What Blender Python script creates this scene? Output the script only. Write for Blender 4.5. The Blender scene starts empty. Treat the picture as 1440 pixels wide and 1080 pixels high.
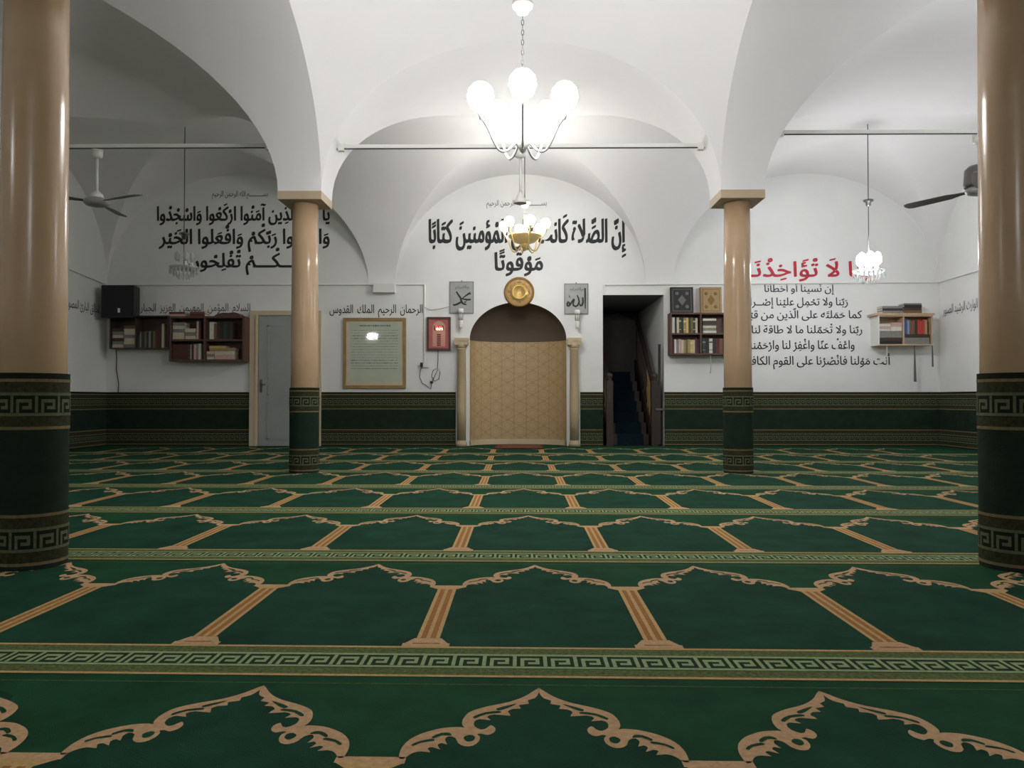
import bpy, bmesh, math, random
from mathutils import Vector, Matrix, Euler
from mathutils.geometry import tessellate_polygon

random.seed(7)
SC = bpy.context.scene
COL = SC.collection
PI = math.pi

# ------------------------------------------------------------------ camera
FPX = 1090.0
CAMZ = 0.72
YAW = math.atan((732 - 720) / FPX)          # vanishing point right of the middle: the camera looks a little left
PITCH = math.atan((561 - 540) / FPX)
cam_d = bpy.data.cameras.new('camera')
cam = bpy.data.objects.new('camera', cam_d)
COL.objects.link(cam)
cam.location = (0, 0, CAMZ)
cam.rotation_euler = (PI / 2 + PITCH, 0, YAW)
cam_d.sensor_width = 36
cam_d.lens = FPX / 1440 * 36
cam_d.clip_start = 0.02
SC.camera = cam
CAMR = cam.rotation_euler.to_matrix()

# ------------------------------------------------------------------ world, exposure, light levels
w = bpy.data.worlds.new('world')
SC.world = w
w.use_nodes = True
w.node_tree.nodes['Background'].inputs[0].default_value = (0.5, 0.52, 0.5, 1)
w.node_tree.nodes['Background'].inputs[1].default_value = 0.01
SC.view_settings.view_transform = 'Standard'
SC.view_settings.look = 'None'
SC.view_settings.gamma = 1
SC.view_settings.use_curve_mapping = False
SC.view_settings.exposure = 0.15
LIT_FRONT, LIT_BACK, LIT_RIGHT, LIT_REAR, LIT_LEFT, LIT_SIDE = 72.0, 102.0, 105.0, 58.0, 36.0, 92.0
SC.cycles.max_bounces = 10
SC.cycles.diffuse_bounces = 6

# hall grid
S = 4.26
XC = 2.13                     # column line
HB = 0.21                     # half width of an arch band
YM, YN, YW = 7.62, 3.36, 11.88
YR = YN - 2 * S               # rear wall
XW = 1.5 * S                  # side walls
SPR, APEX, CORB = 2.72, 4.18, 2.48


def ray(px, py):
    d = Vector(((px - 720) / FPX, -(py - 540) / FPX, -1))
    return CAMR @ d


def onwall(px, py, y=YW):
    d = ray(px, py)
    t = y / d.y
    return Vector((d.x * t, y, CAMZ + d.z * t))


def wx(px, y=YW): return onwall(px, 561, y).x
def wz(py, y=YW): return onwall(732, py, y).z


def onside(px, py, x):
    d = ray(px, py)
    t = x / d.x
    return Vector((x, d.y * t, CAMZ + d.z * t))


# ------------------------------------------------------------------ materials
def srgb(r, g, b):
    f = lambda c: c / 12.92 if c <= 0.04045 else ((c + 0.055) / 1.055) ** 2.4
    return (f(r / 255), f(g / 255), f(b / 255), 1)


MAT = {}


def mat(name, col, rough=0.6, metal=0.0, noise=0.0, nscale=8.0, bump=0.0, bscale=40.0, emit=0.0, ecol=None,
        spec=0.5, trans=0.0, alpha=1.0, stretch=None, detail=4.0, sheen=0.0):
    m = bpy.data.materials.new(name)
    m.use_nodes = True
    nt = m.node_tree
    b = nt.nodes['Principled BSDF']
    b.inputs['Base Color'].default_value = col
    b.inputs['Roughness'].default_value = rough
    b.inputs['Metallic'].default_value = metal
    b.inputs['Specular IOR Level'].default_value = spec
    b.inputs['Transmission Weight'].default_value = trans
    b.inputs['Alpha'].default_value = alpha
    if sheen:
        b.inputs['Sheen Weight'].default_value = sheen
    if emit:
        b.inputs['Emission Color'].default_value = ecol or col
        b.inputs['Emission Strength'].default_value = emit
    if noise or bump:
        tc = nt.nodes.new('ShaderNodeTexCoord')
        mp = nt.nodes.new('ShaderNodeMapping')
        nt.links.new(tc.outputs['Object'], mp.inputs[0])
        if stretch:
            mp.inputs['Scale'].default_value = stretch
    if noise:
        n = nt.nodes.new('ShaderNodeTexNoise')
        n.inputs['Scale'].default_value = nscale
        n.inputs['Detail'].default_value = detail
        n.inputs['Roughness'].default_value = 0.65
        nt.links.new(mp.outputs[0], n.inputs['Vector'])
        r = nt.nodes.new('ShaderNodeValToRGB')
        r.color_ramp.elements[0].position = 0.3
        r.color_ramp.elements[1].position = 0.7
        r.color_ramp.elements[0].color = [c * (1 - noise) for c in col[:3]] + [1]
        r.color_ramp.elements[1].color = [min(1, c * (1 + noise)) for c in col[:3]] + [1]
        nt.links.new(n.outputs['Fac'], r.inputs[0])
        nt.links.new(r.outputs[0], b.inputs['Base Color'])
    if bump:
        n2 = nt.nodes.new('ShaderNodeTexNoise')
        n2.inputs['Scale'].default_value = bscale
        n2.inputs['Detail'].default_value = 5
        nt.links.new(mp.outputs[0], n2.inputs['Vector'])
        bp = nt.nodes.new('ShaderNodeBump')
        bp.inputs['Strength'].default_value = bump
        bp.inputs['Distance'].default_value = 0.01
        nt.links.new(n2.outputs['Fac'], bp.inputs['Height'])
        nt.links.new(bp.outputs[0], b.inputs['Normal'])
    MAT[name] = m
    return m


mat('wall_white', (0.76, 0.765, 0.745, 1), 0.55, noise=0.03, nscale=1.5, bump=0.08, bscale=14)
mat('ceiling_white', (0.80, 0.79, 0.785, 1), 0.6, noise=0.02, nscale=1.2, bump=0.06, bscale=10)
mat('column_paint', srgb(186, 158, 126), 0.22, noise=0.06, nscale=3)
mat('capital_paint', srgb(188, 168, 140), 0.5, noise=0.05, nscale=6)
mat('carpet_green', srgb(24, 68, 42), 0.95, noise=0.28, nscale=5, bump=0.5, bscale=260, spec=0.1, detail=8)
mat('carpet_field', srgb(22, 62, 44), 0.95, noise=0.32, nscale=4, bump=0.5, bscale=260, spec=0.1, detail=8)
mat('carpet_olive', srgb(84, 96, 56), 0.95, noise=0.55, nscale=90, spec=0.1)
mat('carpet_dark', srgb(28, 50, 26), 0.95, noise=0.3, nscale=60, spec=0.1)
mat('carpet_light', srgb(140, 156, 114), 0.95, noise=0.2, nscale=120, spec=0.1)
mat('carpet_tan', srgb(182, 150, 100), 0.95, noise=0.18, nscale=70, spec=0.1)
mat('carpet_leaf', srgb(184, 150, 114), 0.95, noise=0.18, nscale=70, spec=0.1)
mat('carpet_brown', srgb(150, 104, 60), 0.95, noise=0.2, nscale=70, spec=0.1)
mat('dado_green', srgb(34, 48, 38), 0.95, noise=0.2, nscale=9, bump=0.3, bscale=200, spec=0.1)  # floor carpet set upright; its pile shading is put into the dado colours
mat('dado_olive', srgb(54, 55, 38), 0.95, noise=0.4, nscale=60, spec=0.1)
mat('dado_dark', srgb(32, 36, 26), 0.95, noise=0.2, nscale=60, spec=0.1)
mat('dado_light', srgb(92, 98, 74), 0.95, noise=0.2, nscale=80, spec=0.1)
mat('dado_tan', srgb(118, 104, 76), 0.95, noise=0.2, nscale=60, spec=0.1)
mat('ink_black', srgb(34, 36, 36), 0.7)
mat('ink_red', srgb(178, 30, 50), 0.6)
mat('niche_brown', srgb(92, 78, 66), 0.7, noise=0.06, nscale=3)
mat('cream_stone', srgb(190, 172, 138), 0.45, noise=0.08, nscale=6)
mat('cream_base', srgb(206, 190, 158), 0.5, noise=0.05, nscale=6)
mat('wood_red', srgb(88, 60, 50), 0.5, noise=0.2, nscale=6, stretch=(1, 1, 6))
mat('wood_dark', srgb(66, 50, 40), 0.5, noise=0.2, nscale=6, stretch=(1, 1, 6))
mat('wood_minbar', srgb(48, 36, 28), 0.5, noise=0.3, nscale=5, stretch=(6, 6, 1))
mat('wood_pale', srgb(186, 160, 132), 0.5, noise=0.12, nscale=8, stretch=(6, 1, 1))
mat('frame_oak', srgb(150, 122, 78), 0.45, noise=0.2, nscale=10)
mat('door_blue', srgb(150, 155, 152), 0.45, noise=0.04, nscale=4)
mat('door_frame', srgb(196, 182, 152), 0.5, noise=0.06, nscale=5)
mat('steel', srgb(120, 120, 120), 0.35, metal=0.8)
mat('dark_steel', srgb(86, 86, 84), 0.5, metal=0.3)
mat('white_plastic', srgb(222, 222, 216), 0.4)
mat('grey_plastic', srgb(150, 150, 146), 0.4)
mat('white_enamel', srgb(214, 214, 208), 0.3)
mat('fan_blade', srgb(92, 88, 84), 0.4)
mat('black_plastic', srgb(24, 24, 24), 0.45, noise=0.1, nscale=60)
mat('black_cloth', srgb(34, 34, 36), 0.85, noise=0.2, nscale=120)
mat('cable_black', srgb(40, 40, 40), 0.6)
mat('cable_grey', srgb(150, 150, 146), 0.6)
mat('gold', srgb(214, 178, 104), 0.32, metal=0.55)
mat('gold_dark', srgb(128, 96, 44), 0.45, metal=0.4)
mat('gold_pale', srgb(232, 206, 142), 0.35, metal=0.3)
mat('plaque_silver', srgb(150, 152, 148), 0.4, metal=0.15, noise=0.08, nscale=20)
mat('plaque_edge', srgb(104, 106, 102), 0.4, metal=0.3)
mat('paper_green', srgb(188, 198, 178), 0.8, noise=0.05, nscale=5)
mat('paper_cream', srgb(206, 196, 166), 0.8, noise=0.06, nscale=5)
mat('print_grey', srgb(96, 108, 96), 0.8)
mat('clock_pink', srgb(176, 98, 88), 0.4, noise=0.12, nscale=30)
mat('clock_arch', srgb(206, 150, 134), 0.4, noise=0.08, nscale=30)
mat('clock_frame', srgb(82, 42, 40), 0.4)
mat('clock_dark', srgb(96, 20, 18), 0.3)
mat('led_red', srgb(255, 60, 40), 0.4, emit=2.6, ecol=(1, 0.12, 0.07, 1))
mat('led_white', srgb(255, 236, 220), 0.4, emit=2.0, ecol=(1, 0.78, 0.66, 1))
mat('rug_brown', srgb(112, 74, 56), 0.95, noise=0.25, nscale=40, spec=0.1)
mat('rug_edge', srgb(84, 50, 42), 0.95, noise=0.2, nscale=40, spec=0.1)
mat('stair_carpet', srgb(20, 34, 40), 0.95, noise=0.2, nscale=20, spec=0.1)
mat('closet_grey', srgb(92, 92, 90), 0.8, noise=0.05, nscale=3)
mat('page_white', srgb(206, 200, 184), 0.8)
mat('glass_shade', srgb(225, 222, 210), 0.2, trans=0.0, alpha=0.9)
mat('crystal', srgb(205, 208, 204), 0.1, spec=0.8, alpha=0.55)
mat('shade_amber', srgb(226, 206, 150), 0.3, alpha=0.92)
mat('tassel_grey', srgb(88, 90, 88), 0.8)
mat('tassel_white', srgb(196, 196, 188), 0.8)


def pane_material():
    m = bpy.data.materials.new('frame_glass')
    m.use_nodes = True
    nt = m.node_tree
    nt.nodes.remove(nt.nodes['Principled BSDF'])
    lw = nt.nodes.new('ShaderNodeLayerWeight'); lw.inputs['Blend'].default_value = 0.5
    pw = nt.nodes.new('ShaderNodeMath'); pw.operation = 'POWER'; pw.inputs[1].default_value = 5
    fr = nt.nodes.new('ShaderNodeMath'); fr.operation = 'MULTIPLY_ADD'; fr.inputs[1].default_value = 0.95; fr.inputs[2].default_value = 0.04
    nt.links.new(lw.outputs['Facing'], pw.inputs[0]); nt.links.new(pw.outputs[0], fr.inputs[0])
    tr = nt.nodes.new('ShaderNodeBsdfTransparent')
    gl = nt.nodes.new('ShaderNodeBsdfGlossy'); gl.inputs['Roughness'].default_value = 0.04
    mx = nt.nodes.new('ShaderNodeMixShader')
    nt.links.new(fr.outputs[0], mx.inputs[0]); nt.links.new(tr.outputs[0], mx.inputs[1]); nt.links.new(gl.outputs[0], mx.inputs[2])
    nt.links.new(mx.outputs[0], nt.nodes['Material Output'].inputs['Surface'])
    MAT['frame_glass'] = m


pane_material()

for n_, lv in (('front', LIT_FRONT), ('back', LIT_BACK), ('right', LIT_RIGHT), ('rear', LIT_REAR), ('left', LIT_LEFT), ('side', LIT_SIDE)):
    mat('lit_' + n_, (1, 1, 1, 1), 0.4, emit=lv, ecol=(1.0, 0.985, 0.985, 1) if n_ not in ('right', 'side') else (0.96, 0.96, 1.0, 1))


def tile_material():
    """Beige niche lining with a faint repeating star and rosette pattern."""
    m = bpy.data.materials.new('niche_tile')
    m.use_nodes = True
    nt = m.node_tree
    b = nt.nodes['Principled BSDF']
    b.inputs['Roughness'].default_value = 0.5
    tc = nt.nodes.new('ShaderNodeTexCoord')
    sep = nt.nodes.new('ShaderNodeSeparateXYZ')
    nt.links.new(tc.outputs['UV'], sep.inputs[0])

    def mth(op, a, b_=None):
        n = nt.nodes.new('ShaderNodeMath')
        n.operation = op
        for i, v in enumerate((a, b_)):
            if v is None: continue
            if isinstance(v, (int, float)): n.inputs[i].default_value = v
            else: nt.links.new(v, n.inputs[i])
        return n.outputs[0]
    k = 2 * PI / 0.17
    u, v = sep.outputs[0], sep.outputs[1]
    a = mth('COSINE', mth('MULTIPLY', u, k))
    c1 = mth('COSINE', mth('MULTIPLY', mth('ADD', mth('MULTIPLY', u, 0.5), mth('MULTIPLY', v, 0.866)), k))
    c2 = mth('COSINE', mth('MULTIPLY', mth('SUBTRACT', mth('MULTIPLY', u, 0.5), mth('MULTIPLY', v, 0.866)), k))
    s = mth('ADD', mth('ADD', a, c1), c2)
    s = mth('ABSOLUTE', mth('SUBTRACT', mth('ABSOLUTE', s), 0.9))
    r = nt.nodes.new('ShaderNodeValToRGB')
    r.color_ramp.elements[0].position = 0.05
    r.color_ramp.elements[1].position = 0.5
    r.color_ramp.elements[0].color = srgb(172, 146, 106)
    r.color_ramp.elements[1].color = srgb(190, 165, 122)
    nt.links.new(s, r.inputs[0])
    nt.links.new(r.outputs[0], b.inputs['Base Color'])
    MAT['niche_tile'] = m


tile_material()


# ------------------------------------------------------------------ mesh builder
class MB:
    def __init__(self):
        self.v, self.f, self.m, self.sm, self.mats = [], [], [], [], []
        self.uv = {}

    def mi(self, name):
        if name not in self.mats:
            self.mats.append(name)
        return self.mats.index(name)

    def face(self, pts, m, smooth=False):
        i = len(self.v)
        self.v += [tuple(p) for p in pts]
        self.f.append(tuple(range(i, i + len(pts))))
        self.m.append(self.mi(m))
        self.sm.append(smooth)

    def box(self, x0, x1, y0, y1, z0, z1, m, mx=None):
        p = [Vector((x, y, z)) for z in (z0, z1) for y in (y0, y1) for x in (x0, x1)]
        if mx is not None:
            p = [mx @ q for q in p]
        i = len(self.v)
        self.v += [tuple(q) for q in p]
        k = self.mi(m)
        for f in ((0, 2, 3, 1), (4, 5, 7, 6), (0, 1, 5, 4), (1, 3, 7, 5), (3, 2, 6, 7), (2, 0, 4, 6)):
            self.f.append(tuple(i + a for a in f)); self.m.append(k); self.sm.append(False)

    def lathe(self, prof, m, seg=20, c=(0, 0, 0), smooth=True, a0=0.0, a1=2 * PI):
        """prof: (r, z) bottom to top."""
        i = len(self.v)
        full = abs(a1 - a0 - 2 * PI) < 1e-6
        n = seg if full else seg + 1
        for r, z in prof:
            for s in range(n):
                a = a0 + (a1 - a0) * s / seg
                self.v.append((c[0] + r * math.cos(a), c[1] + r * math.sin(a), c[2] + z))
        k = self.mi(m)
        for j in range(len(prof) - 1):
            for s in range(seg):
                s2 = (s + 1) % n
                self.f.append((i + j * n + s, i + j * n + s2, i + (j + 1) * n + s2, i + (j + 1) * n + s))
                self.m.append(k); self.sm.append(smooth)
        if full:
            for j, rev in ((0, True), (len(prof) - 1, False)):
                if prof[j][0] > 1e-4:
                    q = [i + j * n + s for s in range(n)]
                    self.f.append(tuple(reversed(q) if rev else q)); self.m.append(k); self.sm.append(False)

    def tube(self, pts, r, m, seg=8, smooth=True):
        pts = [Vector(p) for p in pts]
        rs = r if isinstance(r, (list, tuple)) else [r] * len(pts)
        i = len(self.v)
        up = None
        for j, p in enumerate(pts):
            d = (pts[min(j + 1, len(pts) - 1)] - pts[max(j - 1, 0)]).normalized()
            if up is None:
                up = Vector((0, 0, 1)) if abs(d.z) < 0.9 else Vector((1, 0, 0))
            a = d.cross(up).normalized()
            b = a.cross(d).normalized()
            up = b
            for s in range(seg):
                t = 2 * PI * s / seg
                self.v.append(tuple(p + (a * math.cos(t) + b * math.sin(t)) * rs[j]))
        k = self.mi(m)
        for j in range(len(pts) - 1):
            for s in range(seg):
                s2 = (s + 1) % seg
                self.f.append((i + j * seg + s, i + j * seg + s2, i + (j + 1) * seg + s2, i + (j + 1) * seg + s))
                self.m.append(k); self.sm.append(smooth)
        e = i + (len(pts) - 1) * seg
        self.f.append(tuple(i + s for s in reversed(range(seg)))); self.m.append(k); self.sm.append(False)
        self.f.append(tuple(e + s for s in range(seg))); self.m.append(k); self.sm.append(False)

    def prism(self, pts2, fn0, fn1, m):
        """solid between the outline mapped by fn0 and by fn1."""
        n = len(pts2)
        i = len(self.v)
        self.v += [tuple(fn0(p)) for p in pts2] + [tuple(fn1(p)) for p in pts2]
        k = self.mi(m)
        tris = tessellate_polygon([[Vector((p[0], p[1], 0)) for p in pts2]])
        for t in tris:
            self.f.append(tuple(i + a for a in t)); self.m.append(k); self.sm.append(False)
            self.f.append(tuple(i + n + a for a in reversed(t))); self.m.append(k); self.sm.append(False)
        for a in range(n):
            b = (a + 1) % n
            self.f.append((i + a, i + b, i + n + b, i + n + a)); self.m.append(k); self.sm.append(False)

    def poly(self, pts2, fn, m):
        i = len(self.v)
        self.v += [tuple(fn(p)) for p in pts2]
        k = self.mi(m)
        for t in tessellate_polygon([[Vector((p[0], p[1], 0)) for p in pts2]]):
            self.f.append(tuple(i + a for a in t)); self.m.append(k); self.sm.append(False)

    def build(self, name, parent=None, sharp=None, loc=None):
        me = bpy.data.meshes.new(name)
        off = Vector(loc) if loc is not None else Vector((0, 0, 0))
        me.from_pydata([tuple(Vector(q) - off) for q in self.v], [], self.f)
        for n in self.mats:
            me.materials.append(MAT[n])
        me.polygons.foreach_set('material_index', self.m)
        me.polygons.foreach_set('use_smooth', self.sm)
        me.update()
        bm = bmesh.new(); bm.from_mesh(me)
        bmesh.ops.recalc_face_normals(bm, faces=bm.faces)
        bm.to_mesh(me); bm.free()
        if sharp is not None:
            me.set_sharp_from_angle(angle=sharp)
        o = bpy.data.objects.new(name, me)
        o.location = off
        COL.objects.link(o)
        if parent is not None:
            o.parent = parent
            o.location = off
        return o


def empty(name, loc=(0, 0, 0), rz=0.0):
    o = bpy.data.objects.new(name, None)
    o.empty_display_size = 0.1
    o.location = loc
    o.rotation_euler = (0, 0, rz)
    COL.objects.link(o)
    return o


def tag(o, label, cat, group=None):
    o['label'] = label
    o['category'] = cat
    if group:
        o['group'] = group
    return o


def struct(o, label=None):
    o['kind'] = 'structure'
    if label:
        o['label'] = label
    return o


def copy_tree(o, parent=None):
    c = o.copy()
    COL.objects.link(c)
    if parent is not None:
        c.parent = parent
    for ch in list(o.children):
        copy_tree(ch, c)
    return c


# ------------------------------------------------------------------ key border (carpet border, wall dado, column wraps)
KW = 0.082    # width of one key
KROW = 7


def border(put, length, h, base, light, dark, olive, tan, edge, unit=KW, flip=False):
    """put(u0,u1,v0,v1,material,level) lays a strip; u along, v across (0 bottom)."""
    put(0, length, 0, h, olive, 0)
    e = edge
    put(0, length, 0, e, tan, 1)
    put(0, length, h - e, h, tan, 1)
    k0, k1 = h * 0.27, h * 0.73
    put(0, length, k0, k1, dark, 1)
    r = (k1 - k0) / 7
    put(0, length, k0, k0 + r * 0.9, light, 2)
    put(0, length, k1 - r * 0.9, k1, light, 2)
    n = max(1, int(round(length / unit)))
    un = length / n
    c = un / 8
    for i in range(n):
        x = i * un
        for (a0, a1, b0, b1) in ((0, 1, 1, 6), (2, 3, 1, 5), (3, 7, 4, 5), (6, 7, 2, 4), (4, 6, 2, 3)):
            put(x + a0 * c, x + a1 * c, k0 + b0 * r, k0 + b1 * r, light, 2)


# ------------------------------------------------------------------ ceiling: groin vaults, arch bands, one saucer dome
def samples(lo, hi, n=40):
    c, a = (lo + hi) / 2, (hi - lo) / 2
    return [(c + a * math.sin(-PI / 2 + PI * i / n), math.sin(-PI / 2 + PI * i / n)) for i in range(n + 1)]


def axis(spans):
    out = []
    for kind, lo, hi in spans:
        if kind == 'bay':
            s = samples(lo, hi)
            out += [(p, u, ('bay', lo, hi)) for p, u in s]
        else:
            out += [(lo + (hi - lo) * t, 0, ('band', lo, hi)) for t in (1 / 3, 2 / 3)]
    return out


AX = axis([('bay', -XW, -XC - HB), ('band', -XC - HB, -XC + HB), ('bay', -XC + HB, XC - HB),
           ('band', XC - HB, XC + HB), ('bay', XC + HB, XW)])
AY = axis([('bay', YR, YN - S - HB), ('band', YN - S - HB, YN - S + HB), ('bay', YN - S + HB, YN - HB),
           ('band', YN - HB, YN + HB), ('bay', YN + HB, YM - HB), ('band', YM - HB, YM + HB), ('bay', YM + HB, YW)])


def vault(ax, ay):
    x, u, bx = ax
    y, v, by = ay
    last = by[0] == 'bay' and by[1] > YM
    s = SPR
    if last:
        t = (y - by[1]) / (by[2] - by[1])
        s = SPR + (CORB - SPR) * t
    f = s + (APEX - s) * math.sqrt(max(0, 1 - u * u))
    g = s + (APEX - s) * math.sqrt(max(0, 1 - v * v))
    if bx[0] == 'band' and by[0] == 'band':
        return SPR
    if bx[0] == 'band':
        return g
    if by[0] == 'band':
        return f
    if abs(x) < XC and YN < y < YM:                 # saucer dome over the chandelier bay
        c = (APEX - SPR) * math.sqrt(2)
        return SPR + c * math.sqrt(max(0, 1 - (u * u + v * v) / 2))
    return max(f, g)


mb = MB()
nx, ny = len(AX), len(AY)
for ay in AY:
    for ax in AX:
        mb.v.append((ax[0], ay[0], vault(ax, ay)))
k = mb.mi('ceiling_white')
for j in range(ny - 1):
    for i in range(nx - 1):
        a, b, c, d = j * nx + i, j * nx + i + 1, (j + 1) * nx + i + 1, (j + 1) * nx + i
        um = AX[i][1] + AX[i + 1][1]
        vm = AY[j][1] + AY[j + 1][1]
        tr = ((a, b, c), (a, c, d)) if um * vm >= 0 else ((a, b, d), (b, c, d))
        for t in tr:
            mb.f.append(t); mb.m.append(k); mb.sm.append(True)
ceil = struct(mb.build('ceiling', sharp=math.radians(24)))

# ------------------------------------------------------------------ floor
mb = MB()
mb.box(-XW - 0.2, XW + 0.2, YR - 0.2, YW + 3.2, -0.12, -0.02, 'closet_grey')
mb.box(wx(848), wx(934), YW + 0.001, YW + 2.6, -0.02, -0.0005, 'stair_carpet')
struct(mb.build('floor'))

# ------------------------------------------------------------------ walls
NX, NA, NB_, NZ, ND = wx(728.5), 0.742, 0.58, wz(478), 0.5     # prayer niche: centre, half width, rise, springing, depth
DX0, DX1, DZ1 = wx(848), wx(934), wz(415)                       # pulpit recess
TOP = 4.5
outer = [(-XW, 0), (NX - NA, 0)]
hole = [(NX - NA, NZ)] + [(NX - NA * math.cos(PI * i / 32), NZ + NB_ * math.sin(PI * i / 32)) for i in range(1, 32)] + [(NX + NA, NZ)]
outer += hole + [(NX + NA, 0), (DX0, 0), (DX0, DZ1), (DX1, DZ1), (DX1, 0), (XW, 0), (XW, TOP), (-XW, TOP)]
mb = MB()
mb.poly(outer, lambda p: (p[0], YW, p[1]), 'wall_white')
struct(mb.build('wall_back'))
mb = MB(); mb.box(-XW - 0.2, -XW, YR - 0.2, YW + 0.2, -0.02, TOP, 'wall_white'); struct(mb.build('wall_left'))
mb = MB(); mb.box(XW, XW + 0.2, YR - 0.2, YW + 0.2, -0.02, TOP, 'wall_white'); struct(mb.build('wall_right'))
mb = MB(); mb.box(-XW, XW, YR - 0.2, YR, -0.02, TOP, 'wall_white'); struct(mb.build('wall_rear'))

# niche lining
mb = MB()
N = 32
lin, dome, base = [], [], []
i0 = len(mb.v)
k = mb.mi('niche_tile')
uvs = []
for j, z in enumerate((0.075, NZ)):
    for i in range(N + 1):
        a = PI * i / N
        mb.v.append((NX - NA * math.cos(a), YW + ND * math.sin(a), z))
for i in range(N):
    mb.f.append((i0 + i, i0 + i + 1, i0 + N + 1 + i + 1, i0 + N + 1 + i)); mb.m.append(k); mb.sm.append(True)
root = empty('mihrab_niche', (NX, YW, 0))
ni = mb.build('niche_lining', root, loc=None)
ni.location = (-NX, -YW, 0)
uvl = ni.data.uv_layers.new(name='UVMap')
for lp in ni.data.loops:
    co = ni.data.vertices[lp.vertex_index].co
    a = math.acos(max(-1, min(1, -(co.x - NX) / NA)))
    uvl.data[lp.index].uv = (a * 0.62 * 1.02, co.z)
mb = MB()
i0 = len(mb.v)
k = mb.mi('niche_brown')
M = 14
for j in range(M + 1):
    t = PI / 2 * j / M
    for i in range(N + 1):
        a = PI * i / N
        cx, sx = math.cos(a), math.sin(a)
        # arched half dome: quarter ellipsoid
        mb.v.append((NX - NA * cx, YW + ND * sx * math.cos(t) + 0.0, NZ + NB_ * math.sqrt(max(0, 1 - cx * cx)) * math.sin(t)))
for j in range(M):
    for i in range(N):
        a = i0 + j * (N + 1) + i
        mb.f.append((a, a + 1, a + N + 2, a + N + 1)); mb.m.append(k); mb.sm.append(True)
o = mb.build('half_dome', root); o.location = (-NX, -YW, 0)
o['label'] = 'dark brown half dome'
mb = MB()
prof = [(NX - (NA - 0.012) * math.cos(PI * i / N), YW + (ND - 0.012) * math.sin(PI * i / N)) for i in range(N + 1)]
for i in range(N):
    (xa, ya), (xb, yb) = prof[i], prof[i + 1]
    mb.face([(xa, ya, 0.001), (xb, yb, 0.001), (xb, yb, 0.085), (xa, ya, 0.085)], 'cream_base', True)
o = mb.build('skirting', root); o.location = (-NX, -YW, 0)
tag(root, 'arched prayer niche lined in beige patterned tile in the back wall', 'niche')

# colonnettes flanking the niche
for px, side in ((649, 'left'), (807.5, 'right')):
    x = wx(px, YW - 0.09)
    root = empty('colonnette', (x, YW - 0.085, 0))
    mb = MB()
    mb.lathe([(0.085, 0), (0.085, 0.05), (0.07, 0.07), (0.07, 0.09)], 'cream_stone', 20); mb.build('base', root)
    mb = MB()
    mb.lathe([(0.068, 0.09), (0.070, 0.6), (0.063, 1.46), (0.072, 1.47), (0.072, 1.49)], 'cream_stone', 20); mb.build('shaft', root)
    mb = MB()
    mb.lathe([(0.066, 1.49), (0.085, 1.56)], 'cream_stone', 20)
    mb.box(-0.105, 0.105, -0.085, 0.085, 1.60, 1.645, 'cream_stone')
    for s in (-1, 1):
        mb.tube([(s * 0.075, -0.085, 1.57), (s * 0.075, 0.085, 1.57)], 0.034, 'cream_stone', 14)
    mb.box(-0.075, 0.075, -0.075, 0.075, 1.56, 1.60, 'cream_stone')
    mb.build('capital', root)
    tag(root, 'cream colonnette with scrolled capital on the %s side of the prayer niche' % side, 'column',
        'colonnettes beside the niche')

# recess for the pulpit
mb = MB()
yb = YW + 2.6
mb.face([(DX0, YW, 0), (DX0, yb, 0), (DX0, yb, DZ1), (DX0, YW, DZ1)], 'wall_white')
mb.face([(DX1, YW, 0), (DX1, yb, 0), (DX1, yb, DZ1), (DX1, YW, DZ1)], 'wall_white')
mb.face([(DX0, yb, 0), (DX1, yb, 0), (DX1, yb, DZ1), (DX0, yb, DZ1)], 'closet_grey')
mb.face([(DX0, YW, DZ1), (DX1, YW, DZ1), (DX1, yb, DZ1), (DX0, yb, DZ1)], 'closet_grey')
struct(mb.build('door_2'))

# small corbel where the vault meets the back wall
mb = MB()
mb.box(wx(526), wx(556), YW - 0.11, YW, wz(412), wz(400), 'wall_white')
struct(mb.build('trim_1'))

# ------------------------------------------------------------------ green carpet dado on the walls
DH = 0.825
BHW = 0.235


def dado_strip(mb, length, place):
    def put(u0, u1, v0, v1, m, lev, v_off=0.0):
        t = 0.010 + 0.0012 * lev
        mb.face([place(u0, v0 + v_off, t), place(u1, v0 + v_off, t), place(u1, v1 + v_off, t), place(u0, v1 + v_off, t)], m)
    put(0, length, 0, DH, 'dado_green', 0)
    put(0, length, DH - 0.03, DH, 'dado_dark', 1)
    for off in (0.02, DH - BHW - 0.03):
        border(lambda a, b, c, d, m, l, off=off: put(a, b, c, d, m, l + 1, off), length, BHW, 'dado_green', 'dado_light', 'dado_dark',
               'dado_olive', 'dado_tan', 0.014)
    # top lip and ends
    for a, b in ((0, length),):
        mb.face([place(a, DH, 0), place(b, DH, 0), place(b, DH, 0.012), place(a, DH, 0.012)], 'dado_green')
    for a in (0, length):
        mb.face([place(a, 0, 0), place(a, DH, 0), place(a, DH, 0.012), place(a, 0, 0.012)], 'dado_green')


LDX0, LDX1 = wx(352), wx(452)
mb = MB()
for a, b in ((-XW, LDX0), (LDX1, wx(641)), (wx(816), DX0), (DX1, XW)):
    dado_strip(mb, b - a, lambda u, v, t, a=a: (a + u, YW - t, v))
struct(mb.build('baseboard_back'))
mb = MB(); dado_strip(mb, YW - 1.0, lambda u, v, t: (-XW + t, 1.0 + u, v)); struct(mb.build('baseboard_left'))
mb = MB(); dado_strip(mb, YW - 1.0, lambda u, v, t: (XW - t, 1.0 + u, v)); struct(mb.build('baseboard_right'))

# ------------------------------------------------------------------ prayer carpet
PITCH_ROW, Y0ROW, PW = 1.40, 2.25, 0.667


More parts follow.
